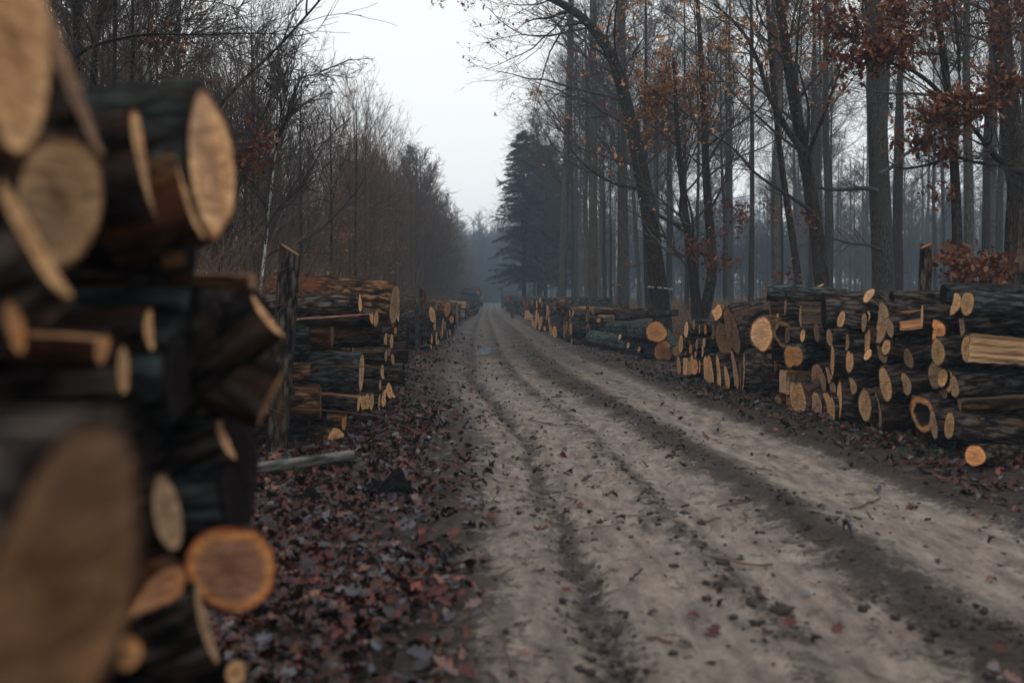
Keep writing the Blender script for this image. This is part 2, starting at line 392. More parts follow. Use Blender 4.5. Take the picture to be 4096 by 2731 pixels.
def rz(x, y):
    L, R = Lf(y), Rf(y); t = (x - L) / (R - L)
    b = lambda c, w_: np.exp(-((t - c) / w_) ** 2)
    z = -.055 * b(.19, .03) + .02 * b(.235, .02) - .02 * b(.30, .09) - .03 * b(.46, .07) + .035 * b(.62, .055) - .035 * b(.80, .10) + .03 * b(1.02, .05) + .02 * b(.39, .04)
    rough = .25 + .9 * b(.62, .07) + .7 * b(.19, .05) + .9 * sstep(.93, 1.0, t) + .6 * sstep(.1, 0, t) + .4 * b(.40, .04)
    z = z + rough * .05 * fbm(x * 7, y * 7, 3, 9) + rough * .028 * (vnoise(x * 24, y * 24, 31) - .5) + .03 * fbm(x * .9, y * .5, 3, 8)
    return z

rows = np.concatenate([np.linspace(-8, 2.8, 40), 3 * np.exp(np.arange(0, np.log(420 / 3), .0095))])
def sheet(name, cols_fn, zfn):
    n = len(rows)
    X = np.stack([cols_fn(y) for y in rows]); Y = np.repeat(rows[:, None], X.shape[1], 1)
    Z = zfn(X, Y); k = X.shape[1]
    lane = (X - Lf(Y)) / (Rf(Y) - Lf(Y)); lane = np.clip(lane, -.33, 1.33)
    V = np.stack([X, Y, Z], -1).reshape(-1, 3)
    i = np.arange(n - 1)[:, None] * k + np.arange(k - 1)[None]
    Fc = np.stack([i, i + 1, i + k + 1, i + k], -1).reshape(-1, 4)
    return link(name, mesh_np(name, V, Fc, [GROUND], True, attrs={'lane': lane.ravel()}))
offs = np.concatenate([np.linspace(0, 3, 50), 3 + np.geomspace(.1, 170, 42)])
def gcols(y):
    L, R = float(Lf(y)), float(Rf(y))
    return np.concatenate([(L - offs[::-1]), np.linspace(L + .15, R - .15, 6), R + offs])
def gsheet(X, Y):
    L, R = Lf(Y), Rf(Y)
    inside = np.minimum(X - L, R - X)
    return gz(X, Y) - .16 * sstep(-.02, .1, inside)
tag(sheet('ground', gcols, gsheet), kind='structure')
def rcols(y):
    L, R = float(Lf(y)), float(Rf(y)); return np.linspace(L - .45, R + .45, 112)
def road_z(X, Y):
    L, R = Lf(Y), Rf(Y); o = np.maximum(np.maximum(L - X, X - R), 0)
    base = rz(X, Y); k = sstep(0, .45, o)
    return (base + .012) * (1 - k) + (gz(X, Y) - .05) * k
tag(sheet('dirt_road', rcols, road_z), kind='structure')
def surf(x, y):
    L, R = Lf(y), Rf(y); o = np.maximum(np.maximum(L - x, x - R), 0)
    return np.where(o < .45, np.maximum(road_z(x, y), gz(x, y) - .16 * sstep(-.02, .1, np.minimum(x - L, R - x))), gz(x, y))

# ------------------------------------------------------------------ leaves
LEAF12 = np.array([(-.5, 0), (-.3, .10), (-.18, .27), (-.05, .14), (.08, .30), (.2, .15), (.34, .2), (.5, .0),
                   (.34, -.2), (.2, -.15), (.08, -.30), (-.05, -.14), (-.18, -.27), (-.3, -.10)])
LEAF6 = np.array([(-.5, 0), (-.12, .24), (.22, .2), (.5, 0), (.22, -.2), (-.12, -.24)])

def leaf_cloud(pos, size, rng, tmpl, up=None, tilt=1.0, curl=.35):
    """a leaf polygon at each position: verts and faces"""
    n = len(pos); k = len(tmpl)
    az = rng.uniform(0, 2 * np.pi, n)
    a = np.stack([np.cos(az), np.sin(az), rng.normal(0, tilt, n)], -1); a /= np.linalg.norm(a, axis=1)[:, None]
    r = np.stack([-np.sin(az), np.cos(az), rng.normal(0, tilt, n)], -1)
    r -= a * np.sum(a * r, 1)[:, None]; r /= np.linalg.norm(r, axis=1)[:, None]
    c = np.cross(a, r)
    s = size * np.clip(rng.lognormal(-.12, .32, n), .45, 1.7)
    cu = rng.normal(0, curl, n)
    x, y = tmpl[:, 0], tmpl[:, 1]
    z = (x[None] ** 2 * cu[:, None] * 1.2 + np.abs(y)[None] * (np.abs(cu) + .15)[:, None])
    V = pos[:, None, :] + s[:, None, None] * (x[None, :, None] * a[:, None] + y[None, :, None] * r[:, None] + z[:, :, None] * c[:, None])
    Fc = np.arange(n * k).reshape(n, k)
    return V.reshape(-1, 3), Fc

def leaf_obj(name, pos, size, mat, rng, tmpl=LEAF6, parent=None, tilt=.9, curl=.35):
    V, Fc = leaf_cloud(np.asarray(pos), size, rng, tmpl, tilt=tilt, curl=curl)
    return link(name, mesh_np(name, V, Fc, [mat]), parent)

def litter():
    rng = np.random.default_rng(5)
    def band(n, y0, y1, f):
        y = np.exp(rng.uniform(np.log(y0), np.log(y1), n)); return f(y, n), y
    xs, ys = [], []
    x, y = band(42000, 2.6, 60, lambda y, n: Lf(y) - rng.triangular(-.12, .6, 3.0, n)); xs.append(x); ys.append(y)
    x, y = band(20000, 6, 60, lambda y, n: Rf(y) + rng.triangular(-.1, 1.1, 2.6, n)); xs.append(x); ys.append(y)
    x, y = band(1000, 3, 40, lambda y, n: rng.uniform(Lf(y), Rf(y))); xs.append(x); ys.append(y)
    x, y = band(900, 3, 40, lambda y, n: Lf(y) + np.abs(rng.normal(0, .03 + .02 * y, n))); xs.append(x); ys.append(y)
    x, y = band(9000, 7, 40, lambda y, n: rng.uniform(Rf(y) + 2, Rf(y) + 14)); xs.append(x); ys.append(y)
    x, y = np.concatenate(xs), np.concatenate(ys)
    cl = fbm(x * 1.6, y * 1.6, 3, 77)
    keep = (rng.uniform(0, 1, len(x)) < .5 + 2.0 * cl + .25 * (x < Lf(y)))
    x, y = x[keep], y[keep]
    pos = np.stack([x, y, surf(x, y) + rng.uniform(.004, .03, len(x))], -1)
    V, Fc = leaf_cloud(pos, .078, rng, LEAF12, tilt=.45, curl=.7)
    tag(link('fallen_leaves', mesh_np('fallen_leaves', V, Fc, [LITTER])), 'wet red and brown oak leaves littering both verges of the dirt road', 'leaves', kind='stuff')
litter()

ICO = None
def lumps(name, pos, size, mat, rng):
    t = (1 + 5 ** .5) / 2
    iv = np.array([(-1, t, 0), (1, t, 0), (-1, -t, 0), (1, -t, 0), (0, -1, t), (0, 1, t), (0, -1, -t), (0, 1, -t), (t, 0, -1), (t, 0, 1), (-t, 0, -1), (-t, 0, 1)]) / 1.9
    fi = np.array([(0, 11, 5), (0, 5, 1), (0, 1, 7), (0, 7, 10), (0, 10, 11), (1, 5, 9), (5, 11, 4), (11, 10, 2), (10, 7, 6), (7, 1, 8), (3, 9, 4), (3, 4, 2), (3, 2, 6), (3, 6, 8), (3, 8, 9), (4, 9, 5), (2, 4, 11), (6, 2, 10), (8, 6, 7), (9, 8, 1)])
    n = len(pos)
    J = iv[None] * rng.uniform(.55, 1.3, (n, 12, 1)) * rng.uniform(.5, 1.5, (n, 1, 3))
    J[:, :, 2] *= .6
    V = pos[:, None] + J * size[:, None, None]
    Fc = (np.arange(n)[:, None, None] * 12 + fi[None]).reshape(-1, 3)
    return link(name, mesh_np(name, V.reshape(-1, 3), Fc, [mat]))

def clods():
    rng = np.random.default_rng(9)
    n = 6000
    y = np.exp(rng.uniform(np.log(2.8), np.log(26), n))
    which = rng.choice(5, n, p=[.42, .14, .2, .12, .12])
    t = np.choose(which, [rng.normal(.62, .045, n), rng.normal(.19, .03, n), rng.uniform(.96, 1.2, n), rng.uniform(0, 1, n), rng.normal(.4, .03, n)])
    x = Lf(y) + t * (Rf(y) - Lf(y))
    keep = fbm(x * 1.5, y * .8, 3, 21) + rng.normal(0, .1, n) > -.02
    x, y = x[keep], y[keep]
    s = rng.gamma(2.0, .0042, len(x)) + .003
    tag(lumps('mud_clods', np.stack([x, y, surf(x, y) + s * .2], -1), np.minimum(s, .05), MUD, rng),
        'dark crumbs and clods of mud along the ruts of the road', 'mud', kind='stuff')
clods()

# ------------------------------------------------------------------ logs
def outline(kind, R, rng, N):
    """closed outline in (p toward viewer, q up), edge flags: 1 = split wood, 0 = bark"""
    th = np.linspace(0, 2 * np.pi, N, endpoint=False)
    r = np.ones(N)
    for k, a in ((2, .05), (3, .045), (4, .025), (5, .02), (7, .012)):
        r += rng.normal(0, a * .7) * np.cos(k * th + rng.uniform(0, 6.28))
    if kind == 'f':                                            # two stems grown together
        r = r * (1 - .30 * np.exp(-((np.cos(th) - .0) / .35) ** 2)); r *= 1 + .12 * np.abs(np.sin(th))
    pts = np.stack([r * np.cos(th), r * np.sin(th)], -1); fl = np.zeros(N, int)
    if kind == 'O':
        ax = np.array([-.67, .74]); bx = np.array([.74, .67])
        pts = pts[:, :1] * ax * 1.0 + pts[:, 1:] * bx * .66
    if kind in 'HhUDqb':
        rot = {'H': 0, 'h': np.pi, 'U': np.pi / 2, 'D': -np.pi / 2, 'q': rng.uniform(-.5, .5), 'b': 0}[kind]
        if kind in 'HhUD':
            m = N // 2 + 2
            a = np.linspace(np.pi * .45, np.pi * 1.55, m)
            rr = np.interp(a % (2 * np.pi), th, r, period=2 * np.pi)
            arc = np.stack([rr * np.cos(a), rr * np.sin(a)], -1)
            kf = max(4, N // 4); s = np.linspace(0, 1, kf + 1)[1:-1, None]
            line = arc[-1] * (1 - s) + arc[0] * s
            line[:, 0] += rng.normal(0, .05, len(line))
            pts = np.concatenate([arc, line]); fl = np.array([0] * (m - 1) + [1] * (len(line) + 1))
        elif kind == 'q':
            m = N // 2
            a = np.linspace(np.pi * .62, np.pi * 1.38, m); arc = np.stack([1.1 * np.cos(a), 1.1 * np.sin(a)], -1)
            apex = np.array([[.35, 0]]); kf = 4; s = np.linspace(0, 1, kf + 1)[1:-1, None]
            l1 = arc[-1] * (1 - s) + apex * s; l2 = apex * (1 - s) + arc[0] * s
            pts = np.concatenate([arc, l1, apex, l2]); fl = np.array([0] * (m - 1) + [1] * (len(l1) + len(l2) + 2))
            rot = rng.choice([0, np.pi]) + rng.uniform(-.3, .3)
        else:
            s = np.linspace(-1, 1, 6)
            pts = np.concatenate([np.stack([s, -np.ones(6)], -1)[:-1], np.stack([np.ones(6), s], -1)[:-1], np.stack([-s, np.ones(6)], -1)[:-1], np.stack([-np.ones(6), -s], -1)[:-1]])
            pts = pts * rng.normal(1, .03, pts.shape); fl = np.array([1] * len(pts))
        c, s_ = np.cos(rot), np.sin(rot)
        pts = pts @ np.array([[c, s_], [-s_, c]])
    mn, mx_ = pts.min(0), pts.max(0)
    pts = pts - (mn + mx_) / 2
    pts = pts / (np.abs(pts[:, 1]).max()) * R
    return pts, fl

def tube_faces(k, M, close=True):
    i = np.arange(M - 1)[:, None] * k; j = np.arange(k if close else k - 1)[None]; jn = (j + 1) % k
    return np.stack([i + j, i + jn, i + k + jn, i + k + j], -1).reshape(-1, 4)

LOGNO = [0]
def make_log(pos, direc, R, L, kind='r', color='p', bark=None, name='log', endname='cut_end', lod=0, scol=None, bend=.02, taper=None, slant=0.0):
    """pos: centre of the visible end, direc: from that end along the log"""
    LOGNO[0] += 1
    rng = np.random.default_rng(1000 + LOGNO[0])
    bark = bark or BARK
    N, M = ((44, 22), (24, 10), (12, 4))[lod]
    pts, fl = outline(kind if kind not in 're' else 'r', R, rng, N)
    N = len(pts)
    X = Vector(direc).normalized(); up = Vector((0, 0, 1)) if abs(X.z) < .9 else Vector((0, 1, 0))
    Z = (up - X * up.dot(X)).normalized(); Y = Z.cross(X)
    mat = Matrix((X, Y, Z)).transposed().to_4x4(); mat.translation = Vector(pos)
    cs = 1.0 if Y.dot(Vector((0, 0, CAMH)) - Vector(pos)) > 0 else -1.0
    pts = pts * np.array([cs, 1.0])
    # body rings
    xs = np.concatenate([[0, min(.006, .02 * R)], np.linspace(0.04, L, M)[0:]])
    tp = (rng.uniform(-.10, .12) if taper is None else taper)
    bx = rng.normal(0, bend), rng.normal(0, bend)
    lump = 1 + .014 * np.cumsum(rng.normal(0, .5, (len(xs), N)), 0) + .016 * rng.normal(0, 1, (len(xs), N))
    lump += .034 * rng.normal(0, 1, (1, N)) + .02 * rng.normal(0, 1, (len(xs), 1))
    lump[0] = 1.0
    thick = 1.0 + (.05 + .03 * rng.uniform()) * (np.concatenate([fl, fl[-1:]])[:N] == 0)
    V = np.zeros((len(xs), N, 3))
    for i, x in enumerate(xs):
        sc = (thick if i > 0 else 1.0) * lump[i] * (1 - tp * x / L)
        V[i, :, 0] = x + (rng.normal(0, .004, N) if 0 < i < len(xs) - 1 else 0)
        V[i, :, 1] = pts[:, 0] * sc + bx[0] * (x / L) ** 2
        V[i, :, 2] = pts[:, 1] * sc + bx[1] * (x / L) ** 2
    if slant:
        V[:, :, 0] += slant * pts[:, 0][None] * cs * np.exp(-xs / .12)[:, None]
    Vf = V.reshape(-1, 3)
    tf = tube_faces(N, len(xs))
    eidx = np.tile(np.arange(N), len(xs) - 1)
    has_split = fl.any()
    bf = tf[fl[eidx] == 0] if has_split else tf
    back = np.arange(N) + (len(xs) - 1) * N
    cb = len(Vf)
    backf = np.stack([back, np.roll(back, -1), np.full(N, cb), np.full(N, cb)], -1)[:, :3]
    Vb = np.concatenate([Vf, [V[-1].mean(0)]])
    faces = [tuple(f) for f in bf] + [tuple(f) for f in backf]
    mi = [0] * len(bf) + [1] * len(backf)
    if has_split:                                              # drop the corners only the split side uses
        keep = sorted({i for f in faces for i in f}); rm = {a: b for b, a in enumerate(keep)}
        Vb = Vb[keep]; faces = [tuple(rm[i] for i in f) for f in faces]
    body = link(name, mesh_py(name, Vb, faces, [bark, CUT['d']], True, mi, {'rad': np.full(len(Vb), .5)}))
    body.matrix_world = mat
    if has_split:
        sf = tf[fl[eidx] == 1]
        used = np.unique(sf); mp = -np.ones(len(Vf), int); mp[used] = np.arange(len(used))
        sv = Vf[used].copy(); sv[:, 1:] += rng.normal(0, .02 * R, (len(used), 2))
        so_ = link('split_face', mesh_py('split_face', sv, [tuple(mp[f]) for f in sf], [SPLIT[scol or color]]), body)
    # cut end
    rings = [1.0, .86, .66, .42, .18] if kind != 'e' else [1.0, .9, .78, .66]
    cv, rad = [], []
    for s in rings:
        jit = rng.normal(0, .012 * R * (s < 1), N)
        q_ = pts * s
        if kind == 'e' and s < .7: q_ = q_ + rng.normal(0, .05 * R, q_.shape)
        cv.append(np.stack([np.full(N, -.004) + jit + slant * q_[:, 0] * cs, q_[:, 0], q_[:, 1]], -1)); rad += [s] * N
    cvv = np.concatenate(cv); cf = [tuple(f) for f in tube_faces(N, len(rings))]
    if kind != 'e':
        ci = len(cvv); cvv = np.concatenate([cvv, [[-.004, 0, 0]]]); rad.append(0)
        o = (len(rings) - 1) * N
        cf += [(o + j, o + (j + 1) % N, ci) for j in range(N)]
    link(endname, mesh_py(endname, cvv, cf, [CUT[color]], False, None, {'rad': rad}), body)
    if kind == 'e':
        hv = []
        for x, s in ((-.004, .66), (.08, .62), (.35, .5)):
            hv.append(np.stack([np.full(N, x), pts[:, 0] * s, pts[:, 1] * s], -1))
        hv[0] = cv[-1]
        hv = np.concatenate(hv); hf = [tuple(f) for f in tube_faces(N, 3)]
        ci = len(hv); hv = np.concatenate([hv, [[.36, 0, 0]]]); hf += [(2 * N + j, 2 * N + (j + 1) % N, ci) for j in range(N)]
        link('hollow', mesh_py('hollow', hv, hf, [HOLLOW], True), body)
    return body

SHAPE_ASP = {'O': .95, 'r': 1.0, 'e': 1.0, 'f': .8, 'H': .62, 'h': .62, 'U': 1.7, 'D': 1.7, 'q': .75, 'b': 1.0}
def log_px(u, v, wpx, hpx, tilt, d, side, L, kind, color, bark=None, lod=0, scol=None):
    """a log whose visible end is seen as an ellipse wpx x hpx (original px) at depth d; body leaves to side (+1 right, -1 left)"""
    pos = P(u, v, d)
    ray = Vector((pos[0], pos[1], pos[2] - CAMH)).normalized()
    U = Vector((1, 0, 0)); U = (U - ray * U.dot(ray)).normalized()
    Vd = ray.cross(U); Vd = Vd if Vd.z < 0 else -Vd
    a = min(.985, max(.04, wpx / hpx / SHAPE_ASP[kind]))
    t = R_(tilt)
    dr = ray * a + (U * math.cos(t) + Vd * math.sin(t)) * (side * math.sqrt(1 - a * a))
    Rr = hpx * d / F / 2
    return make_log(pos, dr, Rr, L, kind, color, bark, lod=lod, scol=scol), Rr

ORD = ['first', 'second', 'third', 'fourth', 'fifth', 'sixth', 'seventh', 'eighth', 'ninth', 'tenth', 'eleventh', 'twelfth', 'thirteenth', 'fourteenth', 'fifteenth']
LABELQ = []
REST = []
def queue_label(o, R, color, kind, wh, z, u, stack, ztop, given=None):
    LABELQ.append(dict(o=o, R=R, c=color, k=kind, wh=wh, z=z, u=u, s=stack, zt=ztop, g=given))

def flush_labels():
    buckets = {}
    for q in LABELQ:
        if q['g']:
            tag(q['o'], q['g'], 'log', 'logs of the ' + q['s']); continue
        adj = 'slim' if q['R'] < .06 else 'medium' if q['R'] < .105 else 'thick' if q['R'] < .17 else 'massive'
        c = {'p': 'pale', 't': 'tan', 'h': 'dark-hearted', 'o': 'orange', 'g': 'greyish', 'd': 'brown', 'k': 'shade-coloured'}[q['c']]
        sh = {'O': 'oval', 'r': 'round' if q['wh'] > .6 else 'oval' if q['wh'] > .26 else 'sliver', 'e': 'hollow', 'f': 'forked', 'H': 'half-split', 'h': 'half-moon', 'U': 'half-split', 'D': 'half-moon', 'q': 'wedge', 'b': 'squared'}[q['k']]
        fr = q['z'] / q['zt']
        tier = 'bottom' if fr < .25 else 'lower' if fr < .5 else 'upper' if fr < .78 else 'top'
        buckets.setdefault((adj, c, sh, tier, q['s']), []).append(q)
    for (adj, c, sh, tier, s), qs in buckets.items():
        qs.sort(key=lambda q: q['u'])
        for i, q in enumerate(qs):
            if len(qs) == 1: lb = f'{adj} log with {c} {sh} end in {tier} tier of {s}'
            elif i == 0: lb = f'{adj} log, {c} {sh} end, leftmost such in {tier} tier of {s}'
            elif i == len(qs) - 1: lb = f'{adj} log, {c} {sh} end, rightmost such in {tier} tier of {s}'
            else: lb = f'{adj} log, {c} {sh} end, {ORD[i]} from left in {tier} tier of {s}'
            tag(q['o'], lb, 'log', 'logs of the ' + s)

class Stack:
    def __init__(self, name, c0, c1, side, ztop, L=1.15, lod=0):
        """front plane x = c0 + c1*y"""
        self.n, self.c0, self.c1, self.side, self.zt, self.L, self.lod = name, c0, c1, side, ztop, L, lod
        self.circ = []
    def depth(self, u):
        return self.c0 / ((u - CX) / F - self.c1)
    def add(self, u, v, wpx, hpx, tilt=0, kind='r', color='p', dd=0.0, L=None, bark=None, label=None, scol=None):
        d = self.depth(u) + dd
        o, R = log_px(u, v, wpx, hpx, tilt, d, self.side, (L or self.L) * random.uniform(.92, 1.08), kind, color, bark, self.lod, scol)
        p = P(u, v, d)
        self.circ.append((p[1], p[2], R * (1.0 if kind in 're' else .8)))
        queue_label(o, R, color, kind, wpx / hpx, p[2], u, self.n, self.zt, label)
        return o
    def crop(self, ox, oy, s, text):
        for ln in text.strip().splitlines():
            ln, _, lab = ln.partition('|')
            t = ln.split()
            cx, cy, w_, h_ = map(float, t[:4])
            tilt = float(t[4]) if len(t) > 4 else 0
            kind = t[5] if len(t) > 5 else 'r'; color = t[6] if len(t) > 6 else 'p'
            dd = float(t[7]) if len(t) > 7 else random.uniform(-.05, .05)
            L = float(t[8]) if len(t) > 8 and t[8] != '-' else None
            bk = {'r': BARK_RED, 'm': BARK_MOSS}.get(t[9]) if len(t) > 9 else None
            sc = t[10] if len(t) > 10 else None
            self.add(ox + cx / s, oy + cy / s, w_ / s, h_ / s, tilt, kind, color, dd, L, bk, lab.strip() or None, sc)
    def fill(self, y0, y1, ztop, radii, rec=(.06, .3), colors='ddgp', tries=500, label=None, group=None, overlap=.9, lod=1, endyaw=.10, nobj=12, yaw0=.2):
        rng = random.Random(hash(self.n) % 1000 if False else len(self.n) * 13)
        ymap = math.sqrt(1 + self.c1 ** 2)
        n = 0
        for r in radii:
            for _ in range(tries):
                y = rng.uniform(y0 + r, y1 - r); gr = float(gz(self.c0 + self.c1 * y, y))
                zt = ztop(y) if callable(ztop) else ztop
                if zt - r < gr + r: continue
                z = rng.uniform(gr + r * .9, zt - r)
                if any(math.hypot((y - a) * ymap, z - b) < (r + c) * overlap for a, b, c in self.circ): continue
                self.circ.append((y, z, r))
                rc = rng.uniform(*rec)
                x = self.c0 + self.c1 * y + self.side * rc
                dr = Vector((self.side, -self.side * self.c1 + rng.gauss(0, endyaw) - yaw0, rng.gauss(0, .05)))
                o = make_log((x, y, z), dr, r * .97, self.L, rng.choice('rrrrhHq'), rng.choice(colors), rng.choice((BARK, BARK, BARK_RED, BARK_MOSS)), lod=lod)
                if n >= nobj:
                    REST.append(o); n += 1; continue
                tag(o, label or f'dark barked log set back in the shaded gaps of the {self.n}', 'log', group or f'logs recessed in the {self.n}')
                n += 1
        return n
#LOGS_BEGIN
# ---- near right stack
SR = Stack('near right stack', 5.0, -.125, +1, 1.5, 1.15)
SR.crop(2600, 1050, 2.24, '''
326 600 34 150 5 r p
395 555 18 100 4 r p
445 600 10 80 0 h p
498 600 24 92 0 r o
563 625 36 140 2 r d .2
278 728 42 165 2 r p -.1
348 690 24 90 -6 r d .15
318 797 20 75 0 r g .1
366 775 30 85 2 r o
420 733 16 100 3 r g
486 717 26 90 4 r g .1
473 795 15 105 3 h p
410 822 16 55 0 r o
260 925 34 175 -3 r g
316 930 40 160 2 b p
375 920 30 195 6 h p
403 935 56 140 2 r o -.1
447 935 12 115 2 h p
525 980 62 320 -5 f p
612 985 48 335 -2 r p
692 1040 42 240 -4 h p
765 975 44 390 -7 h g
798 1010 32 310 -2 r g .1
840 965 22 390 3 h p
735 610 100 430 -12 r d -.2 1.3 - | massive log with brown tilted end beside the torn-open log
665 680 140 290 -10 r d .15
1000 640 205 312 0 r p -.35 1.2 r | massive log with broad round cracked end, largest face in the near right stack
1190 640 180 250 -14 e d -.05
1350 480 24 200 0 H g -.05
1130 520 40 130 14 r o .2
1370 655 44 115 8 r p
1232 650 40 150 0 r d -.1
1065 775 56 170 0 H g .1
1290 845 130 205 -10 f o -.15 1.1 m
1190 1070 60 200 0 b g -.15 .9 - p
1240 1240 40 110 0 b d -.05 .9 - o
1150 1255 60 140 0 r d .05
1325 1205 104 290 -8 f p -.25
1490 1290 94 270 -2 r g
1588 1290 76 270 -6 r p
1633 1310 52 220 -1 r p -.12
1697 1230 52 350 4 r p
1500 1010 110 210 -6 r d .25
1555 1070 44 170 -4 r g .1
1637 900 30 330 2 h p
1610 670 54 160 -4 r g .05
1495 625 46 170 -4 r d .1
1603 1010 32 150 -10 h g
1640 1115 50 110 -10 r g .1
1717 505 54 150 12 r p -.2 1.0
1775 700 34 170 2 r g
1782 890 46 200 2 r o
1040 262 22 150 3 r d -.1 1.0 m
1215 400 20 150 3 r d .0 1.2
1222 322 18 104 0 r k .0 1.3
1558 430 44 320 0 r k .1 1.7
''')
SR.crop(3296, 1050, 1.845, '''
330 247 56 118 34 r p -.2 .9
297 445 36 140 4 r g
330 400 24 85 10 h p
322 555 40 215 1 h p
325 680 50 90 28 r p -.1
175 590 24 130 3 h g
193 740 52 148 6 r p -.1
435 440 84 320 6 h g -.1 1.2
485 480 60 150 -12 r g -.15
460 625 56 115 14 r p -.2
432 655 64 190 -10 r g
727 400 15 180 2 r p -.2 1.1
485 392 14 58 -4 H p -.05 .7 - o
562 468 14 70 -6 H o -.05 .6 - o
855 380 20 95 -6 r g .1
848 500 104 155 8 h o -.15
845 660 98 208 -3 r p -.25
825 830 94 210 -4 r g
876 850 62 142 10 r p -.12
928 872 48 170 4 h p -.08
965 912 66 162 -5 r g -.1
977 307 60 175 16 h p -.1
1060 307 80 175 3 r p -.25 1.2 m
1020 450 36 200 -5 h g
1045 632 50 205 6 H p -.15 1.3 - p
625 705 66 150 -10 r d .1
607 895 72 168 -10 r g .05
540 590 42 140 -14 r d .1
457 900 88 262 -8 r p -.1
305 1050 88 240 0 r p -.15
390 1080 50 295 -6 r g
730 1120 150 270 -8 e o -.2
812 1195 50 218 -2 r g -.25
928 1200 66 198 6 r p -.3
1118 1425 140 152 0 r o -.7 1.0 | round bright orange-ended log lying on the ground at the foot of the near right stack
218 910 46 130 -16 h g
1010 905 30 190 -2 r d .1 1.3 m
1005 1050 24 90 -3 U d -.1 1.2 r d
985 1230 60 330 -4 r k .1 1.4
880 970 60 110 0 r d .1
500 285 34 140 0 r k .25 1.6
880 235 44 150 0 r k .35 1.5 m
1000 400 40 200 0 r k .2 1.4
''')
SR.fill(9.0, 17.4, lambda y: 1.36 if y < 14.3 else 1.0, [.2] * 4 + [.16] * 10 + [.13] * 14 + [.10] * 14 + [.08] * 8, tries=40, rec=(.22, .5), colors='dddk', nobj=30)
# torn log with broken wood, top left of that stack
o = log_px(2600 + 600 / 2.24, 1050 + 445 / 2.24, 100 / 2.24, 150 / 2.24, 20, SR.depth(2860) - .45, 1, 1.0, 'q', 'p', BARK_RED, 0, 'p')[0]
tag(o, 'torn log with bright splintered broken end at top left of near right stack', 'log', 'logs of the near right stack')

# ---- middle left stack
SLM = Stack('middle left stack', -1.25, -.03, -1, 1.6, 1.3)
SLM.crop(900, 950, 2.24, '''
1520 600 86 350 6 r g -2.5 1.5 r | massive reddish barked log lying across the top of the middle left stack
1207 585 30 165 -2 r p -.6 1.0
1350 725 40 150 4 r g -1.6
1310 728 36 96 -4 U o -1.9 1.1 - r | pink split log with torn raw upper face in the middle left stack
1392 830 22 260 -2 r k -1.9 1.5 | massive dark log with black rounded end under the pink split log
1435 910 28 112 3 h p -.6
1490 930 32 130 3 r p -.6
1525 835 22 64 -2 r o -.6
1550 700 18 110 4 h p -.6
1220 1215 40 340 2 r g -.5 1.4 m
1407 1205 28 130 -3 h p -.3
1387 1320 20 90 4 h p -.3
1470 1370 54 142 -6 r p -.5
1252 1470 60 145 2 f p -.4
1310 1470 44 152 2 r p -.3
1195 1490 26 150 6 U p -.45 1.3 - o
1420 1450 42 180 6 h p -.5
1380 1480 20 150 2 h p -.3
1495 1400 30 110 -30 h p -.4
1545 720 40 170 2 r k .3 1.2
1635 860 30 240 0 r k -.6 1.3
1630 1030 30 180 0 r k -.7 1.3
1600 1230 30 200 0 r k -.5 1.3
1500 790 24 90 0 r d .0
1470 1010 26 100 2 r d -.3
1500 1090 28 100 -4 r p -.2
1440 1060 22 110 4 r g -.2
''')
SLM.CUTS = None
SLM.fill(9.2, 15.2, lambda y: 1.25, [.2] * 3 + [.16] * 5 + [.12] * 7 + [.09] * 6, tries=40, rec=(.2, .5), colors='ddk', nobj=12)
o = log_px(1343, 1751, 62, 84, 6, 9.5, -1, .7, 'r', 'p', BARK_RED)[0]
tag(o, 'short log with pale oval end lying on leaves before the middle left stack', 'log', 'logs of the middle left stack')
o = log_px(900 + 660 / 1.387, 1600 + 130 / 1.387, 26 / 1.387, 88 / 1.387, 3, 10.2, -1, 1.1, 'U', 'o', BARK_RED)[0]
tag(o, 'split rail with orange upper face at the base of the middle left stack', 'log', 'logs of the middle left stack')

# ---- farther left stack
SLF = Stack('farther left stack', -2.0, -.003, -1, 1.6, 1.4, 1)
SLF.crop(900, 950, 2.24, '''
1855 690 60 150 -12 r p -1.5
1992 640 52 145 4 r o -2.5 1.5 r | massive log with torn orange end on top of the farther left stack
2030 735 36 64 0 r o
1876 770 24 130 -3 r p -.5
1893 905 16 120 2 h p
1850 905 18 92 -4 r p
1950 800 14 190 2 h p
2015 855 16 62 0 r p
1910 945 20 66 2 r p
1990 875 10 70 0 r g
1845 980 14 44 -6 U p -.5
1840 880 16 60 0 r k
1935 870 14 80 0 r g
1970 790 14 90 0 r g .5
2055 735 16 66 0 r k 0
2075 635 16 62 2 r p 4
''')
SLF.fill(24.5, 40, lambda y: 1.35 if y < 34 else 1.0, [.24] * 5 + [.18] * 8 + [.13] * 14 + [.09] * 14, tries=14, rec=(.05, .4), colors='ddgp', lod=2, nobj=14)
